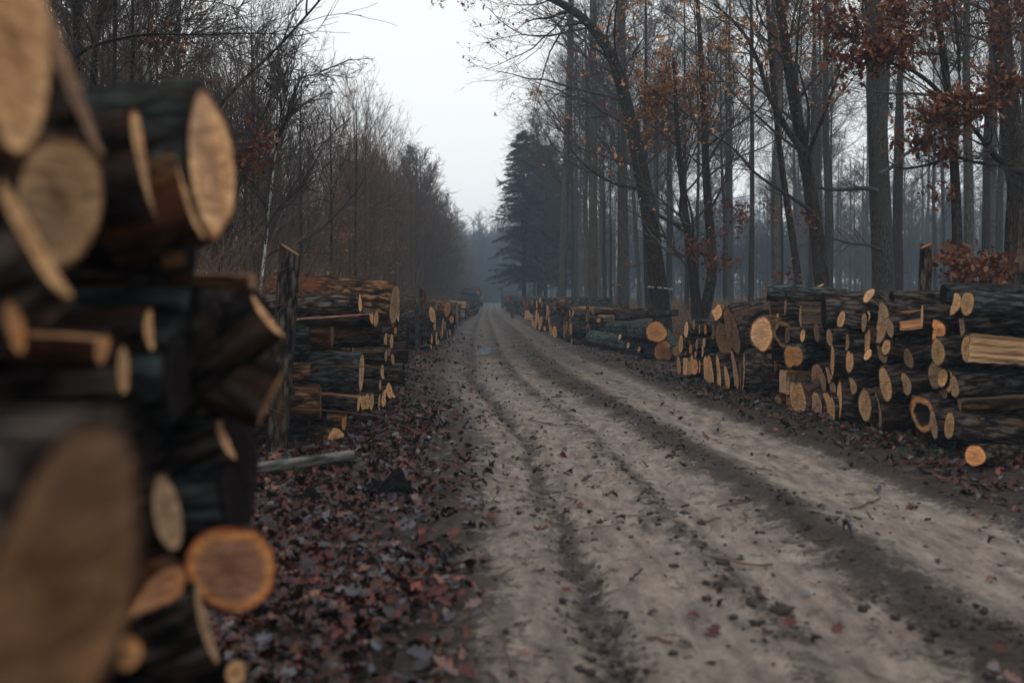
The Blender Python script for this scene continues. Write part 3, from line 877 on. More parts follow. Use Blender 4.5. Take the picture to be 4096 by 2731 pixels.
# ---- farther right stack (behind the big trunks)
SRF = Stack('farther right stack', 3.44, -.06, +1, 1.5, 1.5, 1)
SRF.crop(1900, 950, 2.24, '''
858 820 24 120 -3 r p -.3
872 842 18 90 3 h p
868 930 11 84 -2 h p
715 845 42 108 -4 r p -.6
680 835 28 112 -4 r p
660 680 16 165 -2 h p
645 670 12 150 2 h p
585 770 30 140 8 r p
550 720 22 155 2 r p
515 760 16 90 0 r p
530 780 14 80 0 r g
543 790 14 80 3 h p
570 720 10 90 2 h p
625 815 20 44 -6 r p
668 760 16 110 -3 h p
515 580 10 66 2 h p
555 600 12 70 -3 h p
585 562 16 42 8 r p
600 600 10 60 4 r p
710 780 10 60 0 h g
852 680 10 55 0 r p
880 680 12 60 14 h p
1105 743 40 38 2 r o -1.2 .8
1245 715 12 62 -4 r p -1.5 1.2
720 633 40 22 2 r d -.5
1060 665 16 50 0 r d -1.0
852 745 14 50 0 r d -.4
''')
SRF.fill(28.9, 45, lambda y: 1.3, [.24] * 5 + [.18] * 10 + [.13] * 16 + [.10] * 20, tries=14, rec=(.05, .4), colors='ddgp', lod=2, nobj=14)
#LOGS_END

def far_stack(name, c0, c1, side, y0, y1, zt, label, group, L=1.6, radii=None, nobj=10):
    st = Stack(name, c0, c1, side, zt, L, 2)
    st.fill(y0, y1, zt, radii or ([.26] * 6 + [.2] * 8 + [.15] * 8), tries=10, rec=(0, .4), colors='pgdd', label=label, group=group, lod=2, endyaw=.2, nobj=nobj)
far_stack('third right stack', 3.4, -.044, 1, 60, 92, 1.35, 'small looking log in the low third stack on the right road side', 'logs of the third right stack')
far_stack('distant right stack', -1.1, 0, 1, 112, 138, 1.9, 'tiny log in the distant stack right of where the road vanishes', 'logs of the distant right stack')
far_stack('low left stack', -2.6, 0, -1, 46, 84, 1.15, 'dark log in the long low stack beyond the farther left stack', 'logs of the low left stack')
far_stack('distant left stack', -3.75, 0, -1, 108, 132, 2.5, 'tiny log in the tall distant stack left of where the road vanishes', 'logs of the distant left stack')

# white sawn block beside the road
o = log_px(1900 + 455 / 2.24, 950 + 692 / 2.24, 8, 36, 0, 46, 1, 1.4, 'b', 'p', None, 1, 'p')[0]
tag(o, 'pale squared timber block at the far end of the farther right stack', 'timber block')

# ---- big mossy trunks lying along the right verge
def trunk_between(p0, p1, R, color, label, bark=BARK_FELLED, taper=.1):
    d = Vector(p1) - Vector(p0)
    o = make_log(p0, d, R, d.length, 'r', color, bark, name='felled_trunk', taper=taper, bend=.06)
    tag(o, label, 'tree trunk', 'felled trunks by the right verge'); return o
t2 = trunk_between(P(2654, 1405, 21.0), P(2362, 1352, 27.5), .225, 'o', 'lower mossy felled trunk whose round end faces the camera')
t1 = trunk_between(P(2627, 1327, 20.6), P(2440, 1316, 27.0), .215, 'o', 'upper felled trunk with bright orange ringed end facing the camera')
t3 = trunk_between(P(2712, 1405, 20.2), P(2650, 1320, 28.0), .12, 'd', 'slim mossy trunk lying behind the two felled trunks')
def stub(par, u, v, d, r):
    rng = np.random.default_rng(int(u))
    p = P(u, v, d); k = 12; th = np.linspace(0, 6.283, k, endpoint=False)
    vs = []
    nrm = np.array([-.75, -.62, .2]); a = np.array([.2, 0, 1.]); b = np.cross(nrm, a)
    for s, off in ((1.15, -.16), (1.0, 0.0)):
        vs.append(p + nrm * off + (np.cos(th)[:, None] * b * r * .6 + np.sin(th)[:, None] * a * r) * s)
    vs.append([p]); vs = np.concatenate(vs)
    fs = [tuple(f) for f in tube_faces(k, 2)] + [(k + j, k + (j + 1) % k, 2 * k) for j in range(k)]
    me = mesh_py('branch_stub', vs, fs, [BARK, CUT['p']], False, [0] * k + [1] * k, {'rad': [.9] * (2 * k) + [0]})
    o = link('branch_stub', me); o.parent = par; o.matrix_parent_inverse = par.matrix_world.inverted()
stub(t2, 1900 + 1298 / 2.24, 950 + 888 / 2.24, 23.0, .065); stub(t2, 1900 + 1372 / 2.24, 950 + 965 / 2.24, 22.3, .065)
stub(t2, 1900 + 1470 / 2.24, 950 + 1000 / 2.24, 21.6, .06)
# ---- stakes
def stake(pts, r0, r1, label, color='p', bark=BARK_RED, group='stakes holding the log stacks', slant=.55):
    """pts: (top, bottom) world points"""
    d = Vector(pts[1]) - Vector(pts[0])
    o = make_log(pts[0], d, r0, d.length, 'r', color, bark, name='stake', endname='cut_top', lod=1, slant=slant, taper=-(r1 / r0 - 1), bend=.01)
    tag(o, label, 'stake', group)
def gbase(u, d, dv=0):
    x = (u - CX) / F * d; return np.array([x, d, float(gz(x, d)) - .15])
stake((P(1160, 1000, 8.9), gbase(1100, 8.9)), .088, .085, 'tall leaning bark-covered stake at the near end of the middle left stack', 'd', BARK)
stake((P(3705, 985, 10.5), gbase(3675, 10.5)), .055, .075, 'tall stake with bright sawn top rising behind the near right stack', 'o', BARK)
stake((P(2600 + 1497 / 2.24, 1050 + 224 / 2.24, 13.8), gbase(3266, 13.8)), .085, .09, 'stout stake whose bright oval sawn top just clears the near right stack', 'p', BARK)
stake((P(1900 + 1007 / 2.24, 950 + 612 / 2.24, 28.3), gbase(2352, 28.3)), .045, .045, 'pale-topped stake at the near corner of the farther right stack', 'p')
stake((P(1900 + 840 / 2.24, 950 + 575 / 2.24, 31), gbase(2280, 31)), .06, .06, 'thick short stake rising from the middle of the farther right stack', 'p')
stake((P(1900 + 452 / 2.24, 950 + 525 / 2.24, 52), gbase(2122, 52)), .07, .06, 'leaning dark stake at the far end of the farther right stack', 'd')
stake((P(1900 + 318 / 2.24, 950 + 520 / 2.24, 62), gbase(2052, 62)), .09, .09, 'dark stake leaning against the third right stack', 'd')
stake((P(1900 + 242 / 2.24, 950 + 452 / 2.24, 111), gbase(2008, 111)), .1, .1, 'pale lit stake before the distant right stack', 'p')
stake((P(900 + 1775 / 2.24, 950 + 455 / 2.24, 25.5), gbase(1694, 25.5)), .09, .09, 'stout brown stake standing above the farther left stack', 'd')
stake((P(900 + 1720 / 2.24, 950 + 560 / 2.24, 24.3), gbase(1668, 24.3)), .055, .055, 'whitish stake on the near side of the farther left stack', 'g', BARK_MOSS)

# ---- foreground left stack, out of focus
SF = Stack('foreground left stack', -.6, 0, -1, 1.9, 1.1)
def fg(u, v, w_, h_, tilt, kind, color, d, L=1.0, bark=None, label=None, scol=None):
    o, R = log_px(u, v, w_, h_, tilt, d, -1, L, kind, color, bark, 0, scol)
    p = P(u, v, d); SF.circ.append((p[1], p[2], R * (1 if kind in 're' else .6)))
    tag(o, label, 'log', 'logs of the foreground left stack')
fg(847, 667, 178, 590, -4, 'r', 'p', 2.0, 1.1, BARK_MOSS, 'thick log with tall pale oval end, topmost on the right of the foreground stack')
fg(745, 765, 44, 385, -13, 'h', 'p', 1.88, .16, BARK_RED, 'short split piece with narrow slanted pale edge, against the topmost foreground log')
fg(566, 657, 44, 460, -10, 'h', 'p', 1.8, .9, BARK, 'split log with long narrow slanted end left of the topmost foreground log')
fg(235, 815, 320, 540, 10, 'r', 't', 1.42, .9, BARK, 'blurred log with broad two-part greyish end, dark knot low in it')
fg(50, 215, 260, 790, 2, 'r', 'p', 1.12, .8, BARK_RED, 'big blurred pale log end cut by the upper left picture corner')
fg(262, 310, 60, 640, -17, 'h', 'd', 1.5, .9, BARK, 'dark log with slanted reddish rim behind the upper left log end')
fg(110, 950, 70, 560, -28, 'h', 'p', 1.3, .5, BARK, 'split billet showing a bright diagonal edge at the left picture border')
fg(1000, 1128, 26, 60, 2, 'U', 'd', 2.2, 1.0, BARK_RED, 'flat split slab lying level under the topmost foreground log', 'r')
fg(880, 1290, 60, 290, -38, 'r', 'k', 2.25, 1.0, BARK, 'dark log with steeply slanted pale lower edge right of the foreground stack')
fg(985, 1430, 230, 540, 4, 'r', 'k', 2.42, 1.0, BARK, 'large dark angular log end bulging from the right of the foreground stack')
fg(1055, 1268, 22, 215, -38, 'h', 'p', 2.2, .3, BARK, 'thin pale splinter slanting along the upper edge of the dark angular log')
fg(1070, 1590, 20, 260, 24, 'h', 'd', 2.25, .3, BARK, 'thin brownish splinter slanting along the lower edge of the dark angular log')
fg(587, 1320, 34, 165, -4, 'h', 'p', 1.85, .8, BARK, 'thin pale log edge in the dark middle of the foreground stack')
fg(483, 1480, 46, 190, -3, 'r', 'p', 1.62, .7, BARK, 'small log with bright narrow end in the dark middle of the foreground stack')
fg(400, 1400, 60, 110, 4, 'U', 'o', 1.55, .5, BARK_RED, 'split piece with orange upper face left of the small bright log end')
fg(50, 1310, 66, 215, -12, 'r', 'o', 1.25, .6, BARK, 'blurred log with slim orange end low at the left picture border')
fg(893, 1765, 34, 170, -25, 'h', 'p', 2.25, .8, BARK, 'split log with bright short slanted edge above the leaves')
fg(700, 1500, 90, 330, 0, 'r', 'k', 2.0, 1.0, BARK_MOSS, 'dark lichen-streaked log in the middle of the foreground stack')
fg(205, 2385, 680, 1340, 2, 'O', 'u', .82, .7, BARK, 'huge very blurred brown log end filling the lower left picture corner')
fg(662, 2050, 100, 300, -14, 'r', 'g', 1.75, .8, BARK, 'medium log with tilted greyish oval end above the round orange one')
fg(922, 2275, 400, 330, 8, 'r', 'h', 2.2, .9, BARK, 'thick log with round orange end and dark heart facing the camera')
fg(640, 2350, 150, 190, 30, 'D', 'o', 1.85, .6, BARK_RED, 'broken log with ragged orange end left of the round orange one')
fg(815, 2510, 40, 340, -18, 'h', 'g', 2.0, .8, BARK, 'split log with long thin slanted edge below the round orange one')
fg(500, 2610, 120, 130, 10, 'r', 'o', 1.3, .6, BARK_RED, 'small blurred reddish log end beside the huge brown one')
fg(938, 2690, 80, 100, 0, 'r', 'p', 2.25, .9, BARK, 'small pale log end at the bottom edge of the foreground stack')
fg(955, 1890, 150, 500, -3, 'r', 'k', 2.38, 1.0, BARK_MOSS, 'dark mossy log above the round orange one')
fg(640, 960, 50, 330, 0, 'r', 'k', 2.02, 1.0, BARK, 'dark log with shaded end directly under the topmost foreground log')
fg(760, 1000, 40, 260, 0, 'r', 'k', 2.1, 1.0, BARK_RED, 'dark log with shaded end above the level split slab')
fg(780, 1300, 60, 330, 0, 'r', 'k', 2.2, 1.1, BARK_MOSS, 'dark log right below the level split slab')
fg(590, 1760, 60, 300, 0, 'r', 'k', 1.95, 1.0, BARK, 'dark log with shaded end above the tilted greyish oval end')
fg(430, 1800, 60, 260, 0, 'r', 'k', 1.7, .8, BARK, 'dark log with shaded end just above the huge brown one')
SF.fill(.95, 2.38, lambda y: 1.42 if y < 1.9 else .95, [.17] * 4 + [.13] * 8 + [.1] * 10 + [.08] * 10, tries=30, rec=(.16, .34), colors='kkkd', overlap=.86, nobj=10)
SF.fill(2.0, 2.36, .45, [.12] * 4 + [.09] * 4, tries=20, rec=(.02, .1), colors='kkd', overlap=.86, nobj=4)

# ------------------------------------------------------------------ vectorised branching
def tubes(Pn, Rn, S):
    """Pn (n,k,3), Rn (n,k) -> verts, quads"""
    n, k, _ = Pn.shape
    T = np.gradient(Pn, axis=1); T /= np.linalg.norm(T, axis=2, keepdims=True) + 1e-9
    ref = np.where((np.abs(T[:, :1, 2:3]) < .8), np.array([0, 0, 1.]), np.array([1., 0, 0])) + 0 * T
    N = np.cross(T, ref); N /= np.linalg.norm(N, axis=2, keepdims=True) + 1e-9
    B = np.cross(T, N)
    a = np.linspace(0, 2 * np.pi, S, endpoint=False)
    V = Pn[:, :, None] + Rn[:, :, None, None] * (np.cos(a)[None, None, :, None] * N[:, :, None] + np.sin(a)[None, None, :, None] * B[:, :, None])
    base = (np.arange(n) * k * S)[:, None, None] + (np.arange(k - 1) * S)[None, :, None]
    j = np.arange(S)[None, None]; jn = (j + 1) % S
    Q = np.stack([base + j, base + jn, base + S + jn, base + S + j], -1).reshape(-1, 4)
    return V.reshape(-1, 3), Q

def grow(rng, PP, RR, counts, t0, t1, lenf, ang, up, wig, k, rr, minr, droop=0):
    """children on parents; lenf(t, parent_len) -> length"""
    n, m, _ = PP.shape
    idx = np.repeat(np.arange(n), counts); c = len(idx)
    t = rng.uniform(t0, t1, c); f = t * (m - 1); i = np.minimum(f.astype(int), m - 2); fr = (f - i)[:, None]
    p = PP[idx, i] * (1 - fr) + PP[idx, i + 1] * fr
    tan = PP[idx, i + 1] - PP[idx, i]; tan /= np.linalg.norm(tan, axis=1)[:, None] + 1e-9
    pr = RR[idx, i] * (1 - fr[:, 0]) + RR[idx, i + 1] * fr[:, 0]
    plen = np.linalg.norm(np.diff(PP, axis=1), axis=2).sum(1)[idx]
    az = rng.uniform(0, 2 * np.pi, c)
    ref = np.where(np.abs(tan[:, 2:3]) < .9, np.array([0, 0, 1.]), np.array([1., 0, 0]))
    a = np.cross(tan, ref); a /= np.linalg.norm(a, axis=1)[:, None] + 1e-9; b = np.cross(tan, a)
    an = np.radians(rng.normal(ang, ang * .22, c))[:, None]
    d = np.cos(an) * tan + np.sin(an) * (np.cos(az)[:, None] * a + np.sin(az)[:, None] * b)
    ln = lenf(t, plen) * rng.uniform(.55, 1.25, c)
    step = (ln / (k - 1))[:, None]
    out = np.zeros((c, k, 3)); out[:, 0] = p
    for s in range(1, k):
        d = d + rng.normal(0, wig, (c, 3)) + np.array([0, 0, up - droop * s / k])
        d /= np.linalg.norm(d, axis=1)[:, None]
        p = p + d * step; out[:, s] = p
    r0 = np.minimum(pr * rr, .5 * pr + .02) * np.clip(.5 + .5 * ln / (plen * .6 + 1e-6), .35, 1)
    r0 = np.maximum(np.minimum(r0, ln * .017), minr)
    R = r0[:, None] * np.linspace(1, .2, k)[None]
    return out, np.maximum(R, minr * .6)

def crown_mesh(rng, TP, TR, spec, name, mat, sides=(6, 4, 3, 3)):
    """spec: list of level dicts. returns mesh and tip point array"""
    PP, RR = TP, TR; Vs, Qs, off = [], [], 0; last = None
    for lv, s in enumerate(spec):
        PP2, RR2 = grow(rng, PP, RR, s['n'], s.get('t0', .25), s.get('t1', 1), s['len'], s['ang'], s.get('up', .03), s.get('wig', .1), s.get('k', 6), s.get('rr', .55), s.get('minr', .004), s.get('droop', 0))
        V, Q = tubes(PP2, RR2, sides[min(lv, len(sides) - 1)])
        Vs.append(V); Qs.append(Q + off); off += len(V)
        PP, RR = PP2, RR2
    me = mesh_np(name, np.concatenate(Vs), np.concatenate(Qs), [mat], True)
    return me, PP.reshape(-1, 3), (np.concatenate(Vs), np.concatenate(Qs))

def trunk_mesh(pts, rad, S=12, name='trunk', mat=None, rng=None, flare=True):
    pts = np.asarray(pts, float); rad = np.asarray(rad, float)
    rng = rng or np.random.default_rng(1)
    # resample smoothly
    s = np.linspace(0, 1, len(pts)); q = np.linspace(0, 1, max(14, 3 * len(pts)))
    pp = np.stack([np.interp(q, s, pts[:, i]) for i in range(3)], -1)
    for _ in range(3): pp[1:-1] = (pp[:-2] + 2 * pp[1:-1] + pp[2:]) / 4
    rr = np.interp(q, s, rad)
    if flare: rr = rr * (1 + .22 * np.exp(-q * 40))
    V, Q = tubes(pp[None], rr[None], S)
    V = V.reshape(len(q), S, 3)
    c = pp[:, None]
    V = c + (V - c) * (1 + .06 * rng.normal(0, 1, (1, S, 1)) + .03 * rng.normal(0, 1, (len(q), S, 1)))
    return mesh_np(name, V.reshape(-1, 3), Q, [mat or TBARK], True), pp, rr

def spec_forest(h, dens=1.0, L=1.0, m=1.0):
    return [dict(n=int(30 * dens), t0=.32, t1=.99, len=lambda t, pl: L * h * .215 * (1.25 - t), ang=46, up=.075, wig=.11, k=9, rr=.42, minr=.014 * m),
            dict(n=8, t0=.18, t1=1, len=lambda t, pl: .55 * pl * (1.2 - .6 * t), ang=42, up=.05, wig=.15, k=7, rr=.55, minr=.007 * m),
            dict(n=6, t0=.15, t1=1, len=lambda t, pl: .55 * pl * (1.15 - .5 * t), ang=38, up=.04, wig=.16, k=5, rr=.6, minr=.0045 * m),
            dict(n=4, t0=.2, t1=1, len=lambda t, pl: .6 * pl, ang=36, up=.02, wig=.15, k=3, rr=.7, minr=.0035 * m)]
def spec_sapling(h, dens=1.0):
    return [dict(n=int(30 * dens), t0=.06, t1=.9, len=lambda t, pl: h * .44 * (1.12 - .72 * t), ang=30, up=.055, wig=.06, k=9, rr=.55, minr=.007),
            dict(n=8, t0=.15, t1=1, len=lambda t, pl: .42 * pl * (1.15 - .6 * t), ang=30, up=.05, wig=.10, k=5, rr=.6, minr=.0045),
            dict(n=5, t0=.15, t1=1, len=lambda t, pl: .5 * pl, ang=30, up=.04, wig=.12, k=4, rr=.7, minr=.0032)]

def leaf_child(parent, tips, n, size, mat, rng, cluster=None, name='dead_leaves', tmpl=LEAF6):
    if n <= 0 or len(tips) == 0: return
    if cluster is not None:
        w_ = np.exp(cluster * fbm(tips[:, 0] * .9 + tips[:, 1] * .55, tips[:, 2] * .9 + tips[:, 1] * .3, 2, 4) * 4); w_ /= w_.sum()
        idx = rng.choice(len(tips), n, p=w_)
    else: idx = rng.integers(0, len(tips), n)
    pos = tips[idx] + rng.normal(0, .05, (n, 3))
    return leaf_obj(name, pos, size, mat, rng, tmpl, parent, tilt=.9)

def proto_tree(name, seed, h, r, spec, bark, twig, leaves=0, leafmat=None, lean=.03, S=10, leafsize=.07):
    rng = np.random.default_rng(seed)
    k = 10; z = np.linspace(0, h, k)
    wx = np.cumsum(rng.normal(0, lean * h / k, k)); wy = np.cumsum(rng.normal(0, lean * h / k, k)); wx -= wx[0]; wy -= wy[0]
    pts = np.stack([wx, wy, z - .3 * (z == 0)], -1); rad = r * (1 - z / h) ** .75 * .97 + .03 * r
    tm, pp, rr = trunk_mesh(pts, rad, S, 'trunk', bark, rng)
    cm, tips, raw = crown_mesh(rng, pp[None], rr[None], spec, 'crown', twig)
    lm = None
    if leaves:
        w_ = np.exp(3.0 * 4 * fbm(tips[:, 0] * .8 + tips[:, 1] * .5, tips[:, 2] * .7, 2, seed)); w_ /= w_.sum()
        pos = tips[rng.choice(len(tips), leaves, p=w_)] + rng.normal(0, .06, (leaves, 3))
        V, Fc = leaf_cloud(pos, leafsize, rng, LEAF6, tilt=.9); lm = mesh_np('dead_leaves', V, Fc, [leafmat or LEAF_OR])
    return dict(name=name, trunk=tm, crown=cm, leaves=lm, h=h)

def place_tree(pr, x, y, rot, sc, label, group, z=None, cat='tree', name=None):
    e = bpy.data.objects.new(name or pr['name'], None); COL.objects.link(e)
    e.location = (x, y, float(gz(x, y)) - .03 if z is None else z); e.rotation_euler = (0, 0, rot); e.scale = (sc, sc, sc)
    e.empty_display_size = .2
    link('trunk', pr['trunk'], e); link('crown', pr['crown'], e)
    if pr['leaves'] is not None: link('dead_leaves', pr['leaves'], e)
    tag(e, label, cat, group); return e

protos_f = [proto_tree('bare_tree', 50 + i, h, r, spec_forest(h, dn), bk, TWIG, lv, LEAF_OR, .028)
            for i, (h, r, dn, bk, lv) in enumerate([(19, .145, 1.2, TBARK, 0), (18, .12, 1.1, TBARK_GREY, 120), (20, .165, 1.2, TBARK_GREY, 0), (16, .09, 1.0, TBARK, 300), (17, .105, 1.2, TBARK, 90), (14, .065, 1.0, TBARK, 300)])]
protos_w = [proto_tree('bare_tree', 150 + i, h, r, spec_forest(h, .95, 1.6, 1.5), bk, TWIG, 80, LEAF_OR, .03) for i, (h, r, bk) in enumerate([(18, .17, TBARK_GREY), (17, .15, TBARK), (19, .18, TBARK)])]
protos_s = [proto_tree('bare_sapling', 80 + i, h, r, spec_sapling(h, dn), TBARK, tw, lv, LEAF_OR, .02, 7, .055)
            for i, (h, r, dn, tw, lv) in enumerate([(7.6, .05, 1.0, TWIG_BROWN, 60), (8.2, .055, 1.05, TWIG_BROWN, 90), (6.9, .045, .95, TWIG_BROWN, 420), (8.8, .06, 1.1, TWIG, 30), (7.4, .05, 1.0, TWIG_BROWN, 900)])]

def custom_tree(name, stems, spec, label, group=None, bark=None, twig=None, leaves=0, lsize=.09, lmat=None, cluster=3.0, limbs=(), seed=1, t0=.25, clusters=(), cat='tree', nleaf=70):
    """stems: list of (display px polyline base first, depth, base width px, top width px)"""
    rng = np.random.default_rng(seed)
    base = PD(*stems[0][0][0], stems[0][1]); bz = float(gz(base[0], base[1]))
    e = bpy.data.objects.new(name, None); COL.objects.link(e); e.location = (base[0], base[1], bz)
    off = np.array([base[0], base[1], bz])
    tag(e, label, cat, group)
    tipsall = []
    for pl, d, w0, w1 in stems:
        pts = np.array([PD(u, v, dd) for (u, v), dd in zip(pl, (d if hasattr(d, '__len__') else [d] * len(pl)))]) - off
        if pl is stems[0][0]: pts = np.concatenate([[[pts[0, 0], pts[0, 1], -.2]], pts])
        dm = d[0] if hasattr(d, '__len__') else d
        rad = np.linspace(w0, w1, len(pts)) * dm / 2287 / 2 * .8
        if pl[-1][1] < 0:                                      # the stem goes on above the picture
            dv = pts[-1] - pts[-2]; dv = dv / np.linalg.norm(dv) + np.array([0, 0, .6]); dv /= np.linalg.norm(dv)
            ex = 12 * rad[-1] + 1.5
            pts = np.concatenate([pts, [pts[-1] + dv * ex, pts[-1] + dv * 2 * ex + [0, 0, .3]]]); rad = np.concatenate([rad, [rad[-1] * .6, rad[-1] * .12]])
        tm, pp, rr = trunk_mesh(pts, rad, 14, 'trunk', bark or TBARK, rng, flare=pl is stems[0][0])
        link('trunk', tm, e)
        if spec:
            ss = [dict(s) for s in spec]; ss[0]['t0'] = t0
            cm, tips, raw = crown_mesh(rng, pp[None], rr[None], ss, 'crown', twig or TWIG)
            link('crown', cm, e); tipsall.append(tips)
    for pl, d, w0, w1 in limbs:
        ds = d if hasattr(d, '__len__') else [d] * len(pl)
        pts = np.array([PD(u, v, dd) for (u, v), dd in zip(pl, ds)]) - off
        rad = np.linspace(w0, w1, len(pts)) * ds[0] / 2287 / 2
        tm, pp, rr = trunk_mesh(pts, rad, 7, 'limb', bark or TBARK, rng, flare=False)
        link('limb', tm, e)
        Ln = np.linalg.norm(np.diff(pp, axis=0), axis=1).sum()
        ss = [dict(n=int(9 + 5 * Ln), t0=.2, t1=1, len=lambda t, pl_: .22 * pl_ + .2, ang=42, up=.02, wig=.14, k=6, rr=.6, minr=.006),
              dict(n=5, t0=.15, t1=1, len=lambda t, pl_: .5 * pl_, ang=38, up=.02, wig=.14, k=4, rr=.6, minr=.0035)]
        cm, tips, raw = crown_mesh(rng, pp[None], rr[None], ss, 'twigs', twig or TWIG)
        link('twigs', cm, e); tipsall.append(tips)
    if leaves: leaf_child(e, np.concatenate(tipsall), leaves, lsize, lmat or LEAF_OR, rng, cluster)
    if clusters:
        pos = []
        for u, v, d, ru, rv, n in clusters:
            n = int(n * 2.3)
            c = PD(u, v, d) - off
            sub = rng.normal(0, 1, (max(4, n // 6), 3)) * np.array([ru * .78, ru * .45, rv * .82]) * d / 2287 + c
            pos.append(sub[rng.integers(0, len(sub), n)] + rng.normal(0, .075, (n, 3)))
        leaf_obj('oak_leaves', np.concatenate(pos), lsize * .86, LEAF_RED, rng, LEAF12, e, tilt=1.0, curl=.6)
    return e

def lv(n1, l1, a1, n2=8, n3=6, n4=3, up=.05, wig=.13, m=.0045):
    return [dict(n=n1, t1=.99, len=lambda t, pl: l1 * (1.2 - .7 * t), ang=a1, up=up, wig=wig, k=9, rr=.45, minr=.012),
            dict(n=n2, t0=.15, t1=1, len=lambda t, pl: .5 * pl * (1.2 - .6 * t), ang=42, up=.04, wig=.15, k=6, rr=.55, minr=.007),
            dict(n=n3, t0=.15, t1=1, len=lambda t, pl: .5 * pl, ang=38, up=.03, wig=.15, k=4, rr=.6, minr=m)] + \
           ([dict(n=n4, t0=.2, t1=1, len=lambda t, pl: .55 * pl, ang=36, up=.02, wig=.12, k=3, rr=.7, minr=m * .75)] if n4 else [])

# ---- trees the photograph lets one tell apart, right side
oak = custom_tree('leaning_oak', [([(1522, 735), (1508, 640), (1491, 483), (1470, 390), (1456, 307), (1434, 220), (1408, 132), (1370, 75), (1324, 26), (1253, -8), (1215, -30)], 26, 58, 14)],
    lv(32, 3.9, 52, 8, 5, 2, .03), 'thick oak leaning left with a white paint band low on its trunk', bark=TBARK, leaves=1100, cluster=2.5, seed=3,
    limbs=[([(1324, 26), (1290, 28), (1262, 44), (1232, 42), (1208, 52)], [26, 26, 25.6, 25.2, 25], 10, 2), ([(1375, 75), (1340, 50), (1300, 62), (1270, 58)], 26, 8, 2),
           ([(1491, 483), (1560, 520), (1600, 560)], 25.5, 12, 3), ([(1485, 440), (1400, 420), (1340, 380), (1310, 340)], 25, 10, 2)], t0=.3)
def paint_band(e):
    p = PD(1516, 660, 26); off = np.array(e.location); k = 36; vs, fs = [], []
    r = 27 * 26 / 2287
    rng = np.random.default_rng(3)
    for j in range(k):
        if rng.uniform() < .35: continue
        a0, a1 = j * 2 * np.pi / k, (j + .9) * 2 * np.pi / k; h0, h1 = rng.uniform(.0, .015), rng.uniform(.03, .05)
        b = len(vs)
        for rr_ in (r - .02, r + .012):
            for a, h in ((a0, h0), (a1, h0), (a1, h1), (a0, h1)):
                vs.append(p - off + np.array([rr_ * np.cos(a), rr_ * np.sin(a), h - .04 - .03 * np.cos(a)]))
        fs += [(b + 4, b + 5, b + 6, b + 7), (b, b + 4, b + 7, b + 3), (b + 1, b + 5, b + 6, b + 2), (b, b + 1, b + 5, b + 4), (b + 3, b + 2, b + 6, b + 7)]
    link('paint_band', mesh_py('paint_band', vs, fs, [PAINT]), e)
paint_band(oak)
custom_tree('twin_stem_tree', [([(1602, 728), (1594, 640), (1580, 540), (1568, 440), (1555, 300), (1548, 140)], 22, 34, 9), ([(1612, 735), (1640, 640), (1632, 540), (1622, 420), (1618, 280), (1610, 120), (1600, -20)], 22.3, 36, 12)],
    lv(20, 3.4, 50, 7, 5, 2, .04), 'dark twin-stemmed tree with scattered orange leaves right of the leaning oak', leaves=2200, cluster=2.6, seed=4, t0=.3,
    clusters=[(1600, 572, 21, 24, 11, 70), (1660, 600, 21, 26, 14, 70), (1690, 490, 21, 26, 14, 80), (1655, 540, 21, 22, 18, 40), (1640, 610, 21, 20, 10, 25)], lsize=.10)
custom_tree('forked_tree', [([(1890, 672), (1880, 560), (1864, 460), (1847, 350), (1826, 250), (1806, 120), (1790, 0), (1782, -80)], 19, 46, 20)],
    lv(20, 3.6, 46, 7, 5, 2, .05), 'dark forking tree leaning slightly left behind the near right stack', leaves=1100, cluster=3, seed=5, t0=.35,
    limbs=[([(1850, 368), (1870, 320), (1905, 230), (1930, 160)], 18.8, 12, 4), ([(1845, 350), (1800, 290), (1760, 210), (1740, 130), (1700, 60), (1640, 10)], 18.6, 16, 5),
           ([(1850, 370), (1860, 250), (1830, 140)], 18.6, 9, 3), ([(1870, 490), (1800, 440), (1730, 400), (1690, 340), (1620, 300)], 18.5, 10, 3)],
    clusters=[(1790, 480, 18, 30, 20, 30), (1860, 520, 18, 20, 30, 25), (1790, 640, 17, 30, 18, 30)])
custom_tree('slender_tree', [([(1838, 672), (1824, 570), (1806, 460), (1790, 340), (1775, 200), (1766, 60), (1760, -40)], 20, 24, 10)],
    lv(18, 2.6, 48, 6, 4, 2, .05), 'slender tree close left of the dark forking tree', leaves=600, seed=6, t0=.3)
custom_tree('thick_oak', [([(2030, 672), (2022, 500), (2016, 350), (2011, 200), (2008, 100), (2004, 0), (2000, -120)], 21, 66, 46)],
    lv(14, 3.6, 56, 7, 5, 2, .05), 'thick straight oak trunk rising behind the middle of the near right stack', bark=TBARK_GREY, seed=7, t0=.4,
    limbs=[([(2016, 440), (1985, 430), (1950, 436), (1905, 436), (1870, 430)], 20.6, 13, 5), ([(2020, 400), (2050, 385), (2080, 352), (2112, 335), (2140, 300)], 20.6, 11, 4), ([(2024, 575), (1990, 560), (1950, 562), (1900, 540), (1860, 552)], 20.5, 8, 2),
           ([(2008, 10), (2040, -30), (2060, -60)], 21, 22, 10), ([(2006, 20), (1975, -20), (1960, -60)], 21, 20, 10)],
    clusters=[(2035, 320, 19.5, 22, 16, 26)])
